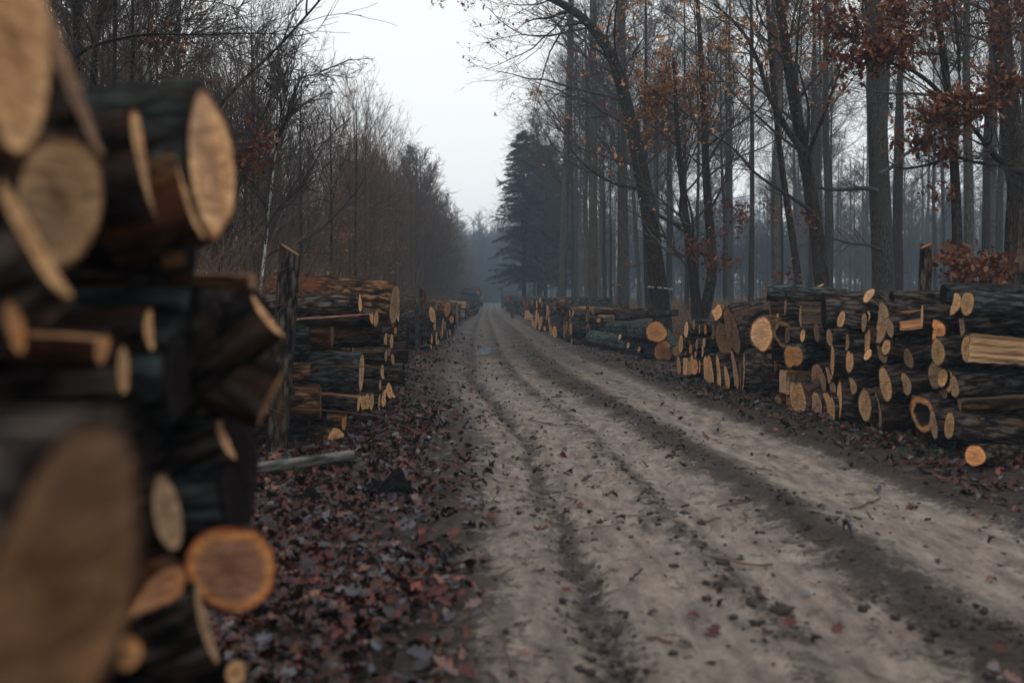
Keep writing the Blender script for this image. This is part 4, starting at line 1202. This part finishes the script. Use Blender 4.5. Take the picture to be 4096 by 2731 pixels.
custom_tree('young_oak', [([(2200, 640), (2196, 480), (2190, 350), (2180, 230), (2166, 128), (2149, 0), (2140, -80)], 13, 32, 15)],
    lv(20, 1.5, 60, 7, 5, 0, .03), 'young oak with rust-red leaf clusters and forked stem at the right', seed=8, t0=.3, lsize=.105,
    limbs=[([(2180, 240), (2198, 236), (2206, 167), (2198, 80), (2190, 0), (2188, -60)], 13, 9, 6), ([(2168, 222), (2111, 167), (2065, 151), (2020, 140), (1960, 125)], [13, 12.8, 12.6, 12.5, 12.4], 12, 3),
           ([(2180, 360), (2132, 380), (2068, 390), (2040, 370)], 12.8, 8, 3), ([(2198, 360), (2234, 372), (2285, 382), (2330, 380)], 12.8, 9, 4),
           ([(2185, 300), (2240, 270), (2290, 240), (2310, 200)], 12.6, 7, 2), ([(2165, 125), (2100, 120), (2040, 130), (1980, 90), (1920, 60)], [13, 12.8, 12.6, 12.5, 12.4], 8, 2), ([(2178, 230), (2140, 260), (2090, 280)], 12.5, 6, 2)],
    clusters=[(1990, 125, 12.4, 60, 28, 210), (2050, 110, 12.4, 50, 26, 170), (1940, 70, 12.5, 45, 24, 110), (1900, 45, 12.6, 30, 20, 50), (2100, 40, 12.6, 40, 28, 90), (2060, 20, 12.6, 30, 20, 50),
              (2185, 250, 12.3, 50, 18, 160), (2240, 235, 12.2, 40, 22, 120), (2140, 285, 12.3, 40, 18, 90), (2110, 335, 12.5, 26, 14, 60), (2165, 340, 12.5, 22, 14, 45), (2290, 180, 12.3, 28, 26, 70), (2330, 205, 12.2, 24, 16, 45),
              (2165, 10, 12.6, 25, 18, 40), (2150, 440, 12.8, 14, 14, 22), (2165, 575, 12.0, 16, 8, 20), (2240, 610, 11.2, 45, 24, 90), (2180, 610, 11.5, 24, 26, 50), (2280, 640, 11.0, 40, 16, 60)])
custom_tree('bent_oak', [([(2362, 600), (2348, 480), (2332, 400), (2322, 256), (2311, 180), (2298, 51), (2293, -10), (2288, -90)], 15, 66, 50)],
    lv(14, 2.4, 62, 7, 5, 2, .03), 'thick dark trunk at the right picture edge with drooping limbs', seed=9, t0=.3, lsize=.1,
    limbs=[([(2352, 395), (2310, 380), (2280, 355), (2260, 325), (2229, 288)], [15, 14, 13.4, 13.2, 13], 20, 6), ([(2300, 60), (2240, 50), (2200, 70), (2160, 95)], 14.5, 8, 3)],
    clusters=[(2310, 30, 13.5, 40, 26, 90), (2300, 80, 13.4, 30, 16, 45), (2345, 30, 13.5, 20, 20, 35)])
# splintered stump at the right edge
def splinter_stump():
    rng = np.random.default_rng(12)
    d = 12.0; b = PD(2335, 668, d); bz = float(gz(b[0], b[1])); k = 26; th = np.linspace(0, 2 * np.pi, k, endpoint=False)
    h = (668 - 480) / 2287 * d + b[2] - bz; vs = []
    ln = np.array([0, .25, .5, .7, .85, 1.0]); rj = 1 + .14 * rng.normal(0, 1, k)
    tj = rng.uniform(.55, 1.15, k)
    for i, t in enumerate(ln):
        r = .17 * (1.25 - .4 * t) * rj * (.55 + .45 * rng.uniform(size=k) if i == 5 else 1)
        z = h * (t if i < 4 else .7 + (t - .7) * tj * 1.6)
        vs.append(np.stack([r * np.cos(th) + .05 * t, r * np.sin(th), np.zeros(k) + z], -1))
    vs = np.concatenate(vs)
    e = link('splintered_stump', mesh_py('splintered_stump', vs, [tuple(f) for f in tube_faces(k, len(ln))], [TBARK], False))
    e.location = (b[0], b[1], bz - .1)
    pv, pf = [], []
    for j in range(16):
        a = rng.uniform(0, 6.28); r = .15; p = np.array([r * np.cos(a), r * np.sin(a), h * rng.uniform(.35, .8)]); l_ = rng.uniform(.2, .5)
        bb = len(pv); wv = np.array([-np.sin(a), np.cos(a), 0]) * .03; o_ = np.array([np.cos(a), np.sin(a), 0]) * .03
        pv += [p - wv + o_, p + wv + o_, p + np.array([0, 0, l_]) + o_, p - wv - o_, p + wv - o_]
        pf += [(bb, bb + 1, bb + 2), (bb + 3, bb + 4, bb + 2), (bb, bb + 3, bb + 2), (bb + 1, bb + 4, bb + 2)]
    link('splinters', mesh_py('splinters', pv, pf, [SPLIT['d']]), e)
    tag(e, 'splintered broken trunk with torn brown wood at the right picture edge', 'tree stump')
splinter_stump()

# nearer straight trunks along the right edge of the road, middle distance
mid = [(1362, 690, 33, 30, 'straight grey trunk left of the leaning oak, ringed by orange leaves', TBARK_GREY),
       (1432, 700, 36, 34, 'greenish straight trunk just left of the leaning oak', TBARK_GREY),
       (1290, 690, 44, 26, 'tall trunk right of the dark conifers over the farther right stack', TBARK_GREY),
       (1470, 690, 42, 14, 'slim pale trunk leaning right behind the greenish straight trunk', TBARK_GREY),
       (1420, 690, 47, 14, 'slim pale birch-like trunk between two grey trunks', BIRCH)]
for i, (u, v, d, wd, lb, bk) in enumerate(mid):
    lean = [0, 4, -22, 40, 6][i]
    custom_tree('straight_tree', [([(u, v), (u - lean * .3, 500), (u - lean * .6, 300), (u - lean, 100), (u - lean, -100)], d, wd, wd * .55)], lv(26, 3.4, 46, 7, 5, 2, .06, m=.006), lb, group='straight trunks by the road', bark=bk,
                leaves=160 if i == 0 else 40, seed=20 + i, t0=.30)
# ---- left side trees one can tell apart
custom_tree('dark_tree', [([(168, 640), (172, 300), (174, 180), (176, 60), (180, -60)], 12, 26, 18), ([(205, 640), (212, 300), (214, 160), (226, 50), (240, -20)], 12.6, 22, 14)], lv(24, 2.6, 48, 8, 5, 2, .05),
    'pair of dark grey stems side by side at the upper left', seed=31, t0=.3,
    limbs=[([(180, 128), (205, 106), (260, 94), (330, 76), (450, 82), (560, 76), (640, 78), (700, 84)], [12, 11.5, 11.2, 11, 11, 11, 11, 11], 8, 1.5)],)
custom_tree('birch_tree', [([(328, 640), (332, 320), (334, 190), (336, 60), (338, -60)], 14, 18, 13)], lv(26, 2.0, 46, 8, 5, 2, .05), 'white birch trunk behind the topmost foreground log', bark=BIRCH, seed=32, t0=.4,
    clusters=[(360, 100, 12.8, 40, 28, 90), (400, 120, 12.8, 22, 22, 40), (390, 186, 12.8, 48, 7, 55), (330, 165, 12.9, 20, 20, 22)], lsize=.085)
custom_tree('birch_tree', [([(404, 640), (408, 320), (410, 180), (412, 40), (415, -60)], 16, 11, 8)], lv(22, 2.0, 46, 8, 5, 2, .05), 'thin pale birch right of the white birch trunk', bark=BIRCH, seed=33, t0=.4)
custom_tree('birch_tree', [([(596, 672), (606, 600), (612, 540), (622, 440), (640, 300), (660, 150)], 12.5, 10, 4)], lv(26, 1.8, 40, 7, 5, 2, .06), 'thin whitish birch sapling leaning right beside the leaning stake', bark=BIRCH, seed=34, t0=.35)
custom_tree('arching_sapling', [([(330, 660), (400, 420), (460, 310), (510, 235), (560, 180), (620, 130), (690, 52), (735, 2), (765, -40)], 10.5, 11, 5)], lv(14, .8, 40, 4, 3, 0, .03), 'dark sapling arching to the right across the thicket', seed=35, t0=.25)
custom_tree('leafy_sapling', [([(500, 660), (520, 540), (545, 440), (570, 360), (600, 280), (640, 180)], 12, 8, 3)], lv(24, 1.6, 40, 6, 5, 2, .05), 'thin sapling holding one cluster of brown oak leaves beside the topmost log', seed=36, t0=.2,
    clusters=[(580, 350, 11.2, 30, 30, 75), (600, 330, 11.2, 14, 22, 24), (560, 390, 11.2, 22, 12, 26)], lsize=.085)

# ---- random forest on the right
def scatter_right():
    rng = np.random.default_rng(41); placed = []
    n = 0
    for _ in range(5000):
        y = rng.uniform(24, 72); R = float(Rf(y)); x = rng.uniform(R + 3.6, .56 * y + 6)
        if x < R + 3.6: continue
        if any((x - a) ** 2 + (y - b) ** 2 < (3.2 if y < 40 else 3.4) ** 2 for a, b in placed): continue
        # keep the recognisable trunks free
        uu = 1176 + 2287 * x / y
        if y < 22 and any(abs(uu - q) < 45 for q in (1520, 1600, 1640, 1885, 1835, 2028, 2200, 2340)): continue
        placed.append((x, y)); n += 1
        if n > 58: break
    for x, y in placed:
        pr = protos_f[rng.choice(6, p=[.17, .2, .17, .17, .15, .14])]
        z = 'nearer' if y < 36 else 'middle' if y < 54 else 'deeper'
        lb = {'nearer': 'tall bare forest tree standing close behind the right stacks', 'middle': 'tall bare forest tree in the middle depth of the right wood', 'deeper': 'hazy bare forest tree deep in the wood on the right'}[z]
        place_tree(pr, x, y, rng.uniform(0, 6.28), rng.uniform(.85, 1.12), lb, f'{z} bare trees of the right wood')
scatter_right()
def row_right():
    rng = np.random.default_rng(43)
    for y in np.concatenate([np.arange(44, 150, 6.5)]):
        x = float(Rf(y)) + rng.uniform(3.0, 6.0)
        place_tree(protos_w[int(rng.integers(0, 3))], x, y, rng.uniform(0, 6.28), rng.uniform(.85, 1.05), 'tall bare tree in the row lining the right road side toward the gap', 'bare trees lining the far right road side')
row_right()

# ---- conifers
def conifer(x, y, h, seed, label, spread=2.7, bare=.14, group='conifers right of the road'):
    rng = np.random.default_rng(seed)
    pts = np.stack([np.zeros(6), np.zeros(6), np.linspace(-.2, h, 6)], -1)
    e = bpy.data.objects.new('conifer', None); COL.objects.link(e); e.location = (x, y, float(gz(x, y)))
    tm, pp, rr = trunk_mesh(pts, np.linspace(.2, .02, 6), 9, 'trunk', TBARK, rng); link('trunk', tm, e)
    nb = 420
    t = rng.uniform(bare, .99, nb) ** .9; az = rng.uniform(0, 6.28, nb); ln = spread * np.minimum(1, 1.5 * (1.06 - t)) ** .5 * rng.uniform(.45, 1.25, nb)
    k = 7; s = np.linspace(0, 1, k)
    B = np.zeros((nb, k, 3))
    B[:, :, 0] = np.cos(az)[:, None] * ln[:, None] * s; B[:, :, 1] = np.sin(az)[:, None] * ln[:, None] * s
    B[:, :, 2] = (t * h)[:, None] + ln[:, None] * (rng.normal(.14, .16, nb)[:, None] * s - rng.uniform(.15, .5, nb)[:, None] * s ** 2 + .14 * s ** 3)
    V1, Q1 = tubes(B, np.linspace(.025, .006, k)[None] * np.ones((nb, 1)), 3)
    # sprays of needles along the boughs
    m = 38000
    bi = rng.integers(0, nb, m); u_ = rng.uniform(.12, 1, m) * (k - 1.001); i = u_.astype(int); f = (u_ - i)[:, None]
    p = B[bi, i] * (1 - f) + B[bi, i + 1] * f
    side = rng.choice([-1, 1], m); tn = B[bi, i + 1] - B[bi, i]; tn /= np.linalg.norm(tn, axis=1)[:, None]
    lat = np.stack([-tn[:, 1], tn[:, 0], np.zeros(m)], -1) * side[:, None]
    dirn = tn * .7 + lat * .8 + rng.normal(0, .25, (m, 3)); dirn[:, 2] -= .35; dirn /= np.linalg.norm(dirn, axis=1)[:, None]
    L_ = rng.uniform(.15, .42, m)[:, None]; w_ = np.cross(dirn, np.array([0, 0, 1.])) * .05 + rng.normal(0, .012, (m, 3))
    V2 = np.stack([p - w_, p + w_, p + dirn * L_ + w_ * .5, p + dirn * L_ - w_ * .5], 1).reshape(-1, 3)
    link('boughs', mesh_np('boughs', V1, Q1, [TWIG]), e)
    link('needles', mesh_np('needles', V2, np.arange(m * 4).reshape(m, 4), [NEEDLE]), e)
    tag(e, label, 'conifer', group)
conifer(1.0, 84, 15.2, 61, 'tall dark spruce nearest the road on the right')
conifer(3.0, 88, 14.6, 62, 'dark spruce just right of the tallest roadside one', 2.6)
conifer(4.6, 92, 13.0, 63, 'dense low dark spruce behind the roadside pair', 3.0, .1)

# ---- thicket on the left
def scatter_left():
    rng = np.random.default_rng(51)
    def lab(y):
        if y < 24: return 'slender bare sapling in the nearest part of the left thicket', 'near saplings of the left thicket'
        if y < 50: return 'slender bare sapling in the middle part of the left thicket', 'middle saplings of the left thicket'
        return 'slender bare sapling in the far rows of the left thicket', 'far saplings of the left thicket'
    pl = []
    y = 11.0
    while y < 135:                                            # the row along the road
        x = float(Lf(y)) - rng.uniform(2.9, 4.1) - .9 * (y < 26); pl.append((x, y, rng.uniform(.86, 1.02) * (.72 + .28 * min(1, max(0, (y - 12) / 20))) * 1.08))
        y += rng.uniform(.75, 1.15) * (1 + y / 55)
    y = 9.5
    while y < 80:                                             # second and third rows
        for o in (5.0, 7.2):
            x = float(Lf(y)) - o - rng.uniform(0, 1.6); pl.append((x, y + rng.uniform(-.5, .5), rng.uniform(.9, 1.15)))
        y += rng.uniform(1.7, 2.5) * (1 + y / 70)
    for x, y, s in pl:
        lb, g = lab(y)
        p_ = [.28, .28, .12, .24, .08] if y < 60 else [.12, .12, .36, .1, .3]
        place_tree(protos_s[rng.choice(5, p=p_)], x, y, rng.uniform(0, 6.28), s, lb, g, name='bare_sapling')
    # taller bare trees further in
    for _ in range(10):
        y = rng.uniform(16, 60); x = float(Lf(y)) - rng.uniform(8.5, 14)
        if x < -.56 * y - 3: continue
        place_tree(protos_f[int(rng.choice([1, 3, 5]))], x, y, rng.uniform(0, 6.28), rng.uniform(.6, .8), 'taller bare tree standing deeper inside the left thicket', 'taller trees inside the left thicket')
scatter_left()

# ---- far wood, merged: reads as one mass
def far_wood(name, label, spots, protos, mat, seed, low=None):
    rng = np.random.default_rng(seed); Vs, Qs, off = [], [], 0
    for x, y, s in spots:
        V, Q = protos[int(rng.integers(0, len(protos)))] if s > 0 else low[int(rng.integers(0, len(low)))]
        s = abs(s)
        a = rng.uniform(0, 6.28); c, sn = math.cos(a), math.sin(a)
        W = V @ np.array([[c, sn, 0], [-sn, c, 0], [0, 0, 1]]) * s + np.array([x, y, float(gz(x, y)) - .1])
        Vs.append(W); Qs.append(Q + off); off += len(V)
    tag(link(name, mesh_np(name, np.concatenate(Vs), np.concatenate(Qs), [mat], True)), label, 'wood', kind='stuff')
def low_proto(seed, h, r, sap=False, q=1):
    rng = np.random.default_rng(seed); k = 8; z = np.linspace(0, h, k)
    pts = np.stack([np.cumsum(rng.normal(0, .02 * h / k, k)), np.cumsum(rng.normal(0, .02 * h / k, k)), z], -1); rad = r * (1 - z / h) ** .8 + .02
    V0, Q0 = tubes(pts[None], rad[None], 7)
    sp = [dict(n=22 if not sap else 26, t0=.35 if not sap else (.1 if q == 1 else .02), t1=.99, len=lambda t, pl: h * .24 * ((1.25 if not sap else 1.45) - t), ang=50 if not sap else 34, up=.07, wig=.12, k=6, rr=.45, minr=.03 if q == 1 else .04),
          dict(n=7 if q == 1 else 5, t0=.2, t1=1, len=lambda t, pl: .5 * pl, ang=40, up=.05, wig=.14, k=4 if q == 1 else 3, rr=.5, minr=.02 if q == 1 else .03),
          dict(n=6 if q == 1 else 4, t0=.2, t1=1, len=lambda t, pl: .5 * pl, ang=38, up=.04, wig=.14, k=3, rr=.6, minr=.013 if q == 1 else .022)]
    me, tips, (V1, Q1) = crown_mesh(rng, pts[None], rad[None], sp, 'tmp', TWIG, (4, 3, 3))
    bpy.data.meshes.remove(me)
    return np.concatenate([V0, V1]), np.concatenate([Q0, Q1 + len(V0)])
def far_all():
    rng = np.random.default_rng(71)
    lp = [low_proto(i, h, r) for i, (h, r) in enumerate([(19, .25), (17, .2), (18, .22), (15, .16)])]
    lo = [low_proto(30 + i, h, r, True, 2) for i, (h, r) in enumerate([(10, .08), (9, .07), (11.5, .09), (13, .1)])]
    ls = [low_proto(10 + i, h, r, True) for i, (h, r) in enumerate([(10, .08), (9, .07), (11, .09)])]
    sp = []
    for _ in range(75):
        y = 72 + 130 * rng.uniform() ** .8; x = rng.uniform(float(Rf(y)) + 7, .54 * y + 4); sp.append((x, y, rng.uniform(.85, 1.1)))
    for _ in range(400):
        y = rng.uniform(95, 200); sp.append((rng.uniform(float(Rf(y)) + 7, .54 * y + 4), y, -rng.uniform(.6, 1.15)))
    far_wood('far_wood', 'dense hazy wood fading out behind the trees on the right', sp, lp, TWIG, 1, lo)
    sp = [(rng.uniform(float(Lf(y)) - 9, float(Rf(y)) + 9), y, rng.uniform(.85, 1.15)) for y in rng.uniform(205, 255, 60)] + [(rng.uniform(float(Lf(y)) - 9, float(Rf(y)) + 9), y, -rng.uniform(.6, 1.3)) for y in rng.uniform(195, 260, 230)]
    far_wood('closing_wood', 'blue hazy wood closing the end of the road', sp, lp, TWIG, 2, lo)
    sp = []
    for _ in range(210):
        y = rng.uniform(60, 210); o = rng.uniform(3.0, 9.0) if rng.uniform() < .7 else rng.uniform(9, 24); sp.append((float(Lf(y)) - o, y, rng.uniform(.9, 1.1)))
    far_wood('far_thicket', 'brownish far thicket massed along the left side of the road', sp, ls, TWIG_BROWN, 3)
    sp = []
    for _ in range(22):
        y = rng.uniform(18, 60); o = rng.uniform(9, 22); sp.append((float(Lf(y)) - o, y, rng.uniform(.8, 1.2)))
    far_wood('thicket_interior', 'tangled bare interior of the left thicket', sp, ls, TWIG, 4)
far_all()

# ---- undergrowth
def undergrowth():
    rng = np.random.default_rng(81)
    def stems(n, fx, y0, y1, hmin, hmax, r, k=5):
        y = np.exp(rng.uniform(np.log(y0), np.log(y1), n)); x = fx(y, n)
        h = rng.uniform(hmin, hmax, n); p = np.stack([x, y, gz(x, y) - .02], -1); d = np.stack([rng.normal(0, .35, n), rng.normal(0, .35, n), np.ones(n)], -1)
        out = np.zeros((n, k, 3)); out[:, 0] = p
        for s in range(1, k):
            d = d + np.stack([rng.normal(0, .22, n), rng.normal(0, .22, n), -rng.uniform(0, .35, n)], -1); d /= np.linalg.norm(d, axis=1)[:, None]
            p = p + d * (h / (k - 1))[:, None]; out[:, s] = p
        return out, np.linspace(r, r * .4, k)[None] * np.ones((n, 1))
    Pn, Rn = stems(16000, lambda y, n: Rf(y) + rng.uniform(2.2, 16, n), 13, 75, .3, .95, .006)
    V, Q = tubes(Pn, Rn * (1 + Pn[:, :, 1] * .02), 3)
    tag(link('dry_undergrowth', mesh_np('dry_undergrowth', V, Q, [GRASSM])), 'brown dry grass and brush under the right wood', 'undergrowth', kind='stuff')
    pos = Pn[rng.integers(0, len(Pn), 7000), rng.integers(1, 5, 7000)]
    o = leaf_obj('brush_leaves', pos + rng.normal(0, .03, pos.shape), .075, LEAF_OR, rng); tag(o, 'dry orange leaves hanging in the brush under the right wood', 'leaves', kind='stuff')
    Pn, Rn = stems(15000, lambda y, n: Lf(y) - 2.2 - np.abs(rng.normal(0, 2.6, n)), 9, 90, .8, 2.8, .006, 6)
    V, Q = tubes(Pn, Rn * (1 + Pn[:, :, 1] * .02), 3)
    tag(link('thicket_brush', mesh_np('thicket_brush', V, Q, [TWIG_BROWN])), 'tangled low brush at the foot of the left thicket', 'undergrowth', kind='stuff')
    pos = Pn[rng.integers(0, len(Pn), 12000), rng.integers(2, 6, 12000)]
    cl = fbm(pos[:, 0] * .3 + 3, pos[:, 1] * .12, 2, 8); pos = pos[cl > .02]
    o = leaf_obj('thicket_leaves', pos + rng.normal(0, .05, pos.shape), .07, LEAF_OR, rng); tag(o, 'dry orange leaves clinging low in the left thicket', 'leaves', kind='stuff')
    # moss and grass at the foot of the right stack
    n = 2400; y = rng.uniform(8, 17, n); x = 5.0 - .125 * y - np.abs(rng.normal(.1, .35, n)); m_ = fbm(x * 2, y * 1.2, 2, 6) > .03; x, y = x[m_], y[m_]; n = len(x)
    p = np.stack([x, y, surf(x, y)], -1); a = rng.uniform(0, 6.28, n); wv = np.stack([np.cos(a), np.sin(a), 0 * a], -1) * .006
    tp = p + np.stack([rng.normal(0, .03, n), rng.normal(0, .03, n), rng.uniform(.03, .09, n)], -1)
    tag(link('mossy_grass', mesh_np('mossy_grass', np.stack([p - wv, p + wv, tp], 1).reshape(-1, 3), np.arange(3 * n).reshape(n, 3), [MOSSG])), 'short mossy grass at the foot of the near right stack', 'grass', kind='stuff')
    # twigs lying about
    n = 420; y = np.exp(rng.uniform(np.log(3), np.log(30), n)); t = np.where(rng.uniform(size=n) < .4, rng.uniform(-.6, .1, n), np.where(rng.uniform(size=n) < .6, rng.uniform(1, 1.6, n), rng.uniform(0, 1, n)))
    x = Lf(y) + t * (Rf(y) - Lf(y)); a = rng.uniform(0, 6.28, n); l_ = rng.gamma(2, .09, n); k = 5; s = np.linspace(-.5, .5, k)
    X = x[:, None] + np.cos(a)[:, None] * l_[:, None] * s + rng.normal(0, .008, (n, k)); Y = y[:, None] + np.sin(a)[:, None] * l_[:, None] * s + rng.normal(0, .008, (n, k))
    Z = surf(X, Y) + .012
    V, Q = tubes(np.stack([X, Y, Z], -1), np.ones((n, k)) * rng.uniform(.002, .006, n)[:, None], 4)
    tag(link('ground_twigs', mesh_np('ground_twigs', V, Q, [TWIG_BROWN], True)), 'broken twigs strewn over the road and verges', 'twigs', kind='stuff')
undergrowth()

def puddle():
    rng = np.random.default_rng(4); cx, cy = -.72, 25.4; n = 40; th = np.linspace(0, 2 * np.pi, n, endpoint=False)
    r = 1 + .2 * np.sin(2 * th + 1) + .1 * rng.normal(0, 1, n)
    z = float(np.percentile(surf(cx + .25 * np.cos(th), cy + 2.2 * np.sin(th)), 70)) + .006
    vs = [(cx + .2 * a * math.cos(t), cy + 2.6 * a * math.sin(t), z) for a, t in zip(r, th)] + [(cx, cy, z)]
    m, nt_, nd_, lk_, b = new_mat('puddle_water'); b.inputs['Base Color'].default_value = (.05, .045, .04, 1); b.inputs['Roughness'].default_value = .08
    tag(link('puddle', mesh_py('puddle', vs, [(j, (j + 1) % n, n) for j in range(n)], [m])), kind='structure')
puddle()
# ---- pale pole and blackened wood on the leaves, left verge
a, b = PD(812, 1068, 8.0), PD(560, 1086, 7.6)
a[2] = float(gz(a[0], a[1])) + .09; b[2] = float(gz(b[0], b[1])) + .07
BIRCHX = bark_mat('pole_bark', 0, (.02, .018, .017), (.055, .053, .052), (.11, .104, .097), (.10, .08, .06), .5, (.12, .125, .13), .6, freq=12, bs=.6, bd=.01)
tag(make_log(a, Vector(b) - Vector(a), .042, 1.6, 'r', 't', BIRCHX, name='pole', endname='cut_end', lod=1), 'pale barkless pole lying on the leaves before the foreground stack', 'pole')
def char_lump(name, u, v, d, sx, sy, sz, peak, label, seed):
    rng = np.random.default_rng(seed); n, m = 28, 18
    p = PD(u, v, d); z0 = float(gz(p[0], p[1]))
    th = np.linspace(0, 2 * np.pi, n, endpoint=False); ph = np.linspace(0, np.pi / 2, m); vs = []
    for f in ph:
        r = np.cos(f) * (1 + .18 * np.sin(3 * th + seed) + .12 * rng.normal(0, 1, n))
        x = r * np.cos(th) * sx; y = r * np.sin(th) * sy
        z = np.sin(f) * sz * (.35 + .65 * np.exp(-((x / sx - peak) / .32) ** 2)) * (1 + .12 * rng.normal(0, 1, n)) * np.maximum(np.cos(f), .25) ** .2
        vs.append(np.stack([x + p[0], y + p[1], z + z0 - .02], -1))
    V = np.concatenate(vs)
    o = link(name, mesh_py(name, V - np.array([p[0], p[1], z0]), [tuple(q) for q in tube_faces(n, m)], [CHAR], False)); o.location = (p[0], p[1], z0)
    tag(o, label, 'wood piece')
char_lump('charred_stump', 868, 1110, 7.0, .26, .13, .26, .55, 'black charred piece of wood with a raised point on the left verge', 3)
char_lump('charred_chunk', 710, 1126, 6.7, .17, .11, .13, 0, 'low black lump of wood among the leaves left of the pointed one', 4)

flush_labels()
def merge_rest():
    base = link('stacked_logs', bpy.data.meshes.new('stacked_logs'))
    base.data.attributes.new('rad', 'FLOAT', 'POINT')
    bpy.context.view_layer.update()
    sel = [base]
    for o in REST:
        for c in o.children:
            mw = o.matrix_world @ c.matrix_local; c.parent = None; c.matrix_world = mw; sel.append(c)
        sel.append(o)
    with bpy.context.temp_override(active_object=base, object=base, selected_objects=sel, selected_editable_objects=sel):
        bpy.ops.object.join()
    tag(base, 'dark logs packed behind the visible ends in the roadside stacks', 'logs', kind='stuff')
merge_rest()
# ---- haze
def haze():
    x0, x1, y0, y1, z0, z1 = -185, 185, -15, 400, -1.6, 24.5
    vs = [(x0, y0, z0), (x1, y0, z0), (x1, y1, z0), (x0, y1, z0), (x0, y0, z1), (x1, y0, z1), (x1, y1, z1), (x0, y1, z1)]
    fs = [(0, 3, 2, 1), (4, 5, 6, 7), (0, 1, 5, 4), (1, 2, 6, 5), (2, 3, 7, 6), (3, 0, 4, 7)]
    m = bpy.data.materials.new('haze'); m.use_nodes = True; nd = m.node_tree.nodes; lk = m.node_tree.links
    nd.remove(nd['Principled BSDF'])
    v = nd.new('ShaderNodeVolumePrincipled'); v.inputs['Color'].default_value = (.60, .79, .98, 1); v.inputs['Density'].default_value = HAZE_D
    out = [x for x in nd if x.type == 'OUTPUT_MATERIAL'][0]; lk.new(v.outputs[0], out.inputs['Volume'])
    tag(link('haze', mesh_py('haze', vs, fs, [m])), 'thin bluish haze hanging in the wood', 'haze', kind='stuff')
HAZE_D = .0017
haze()
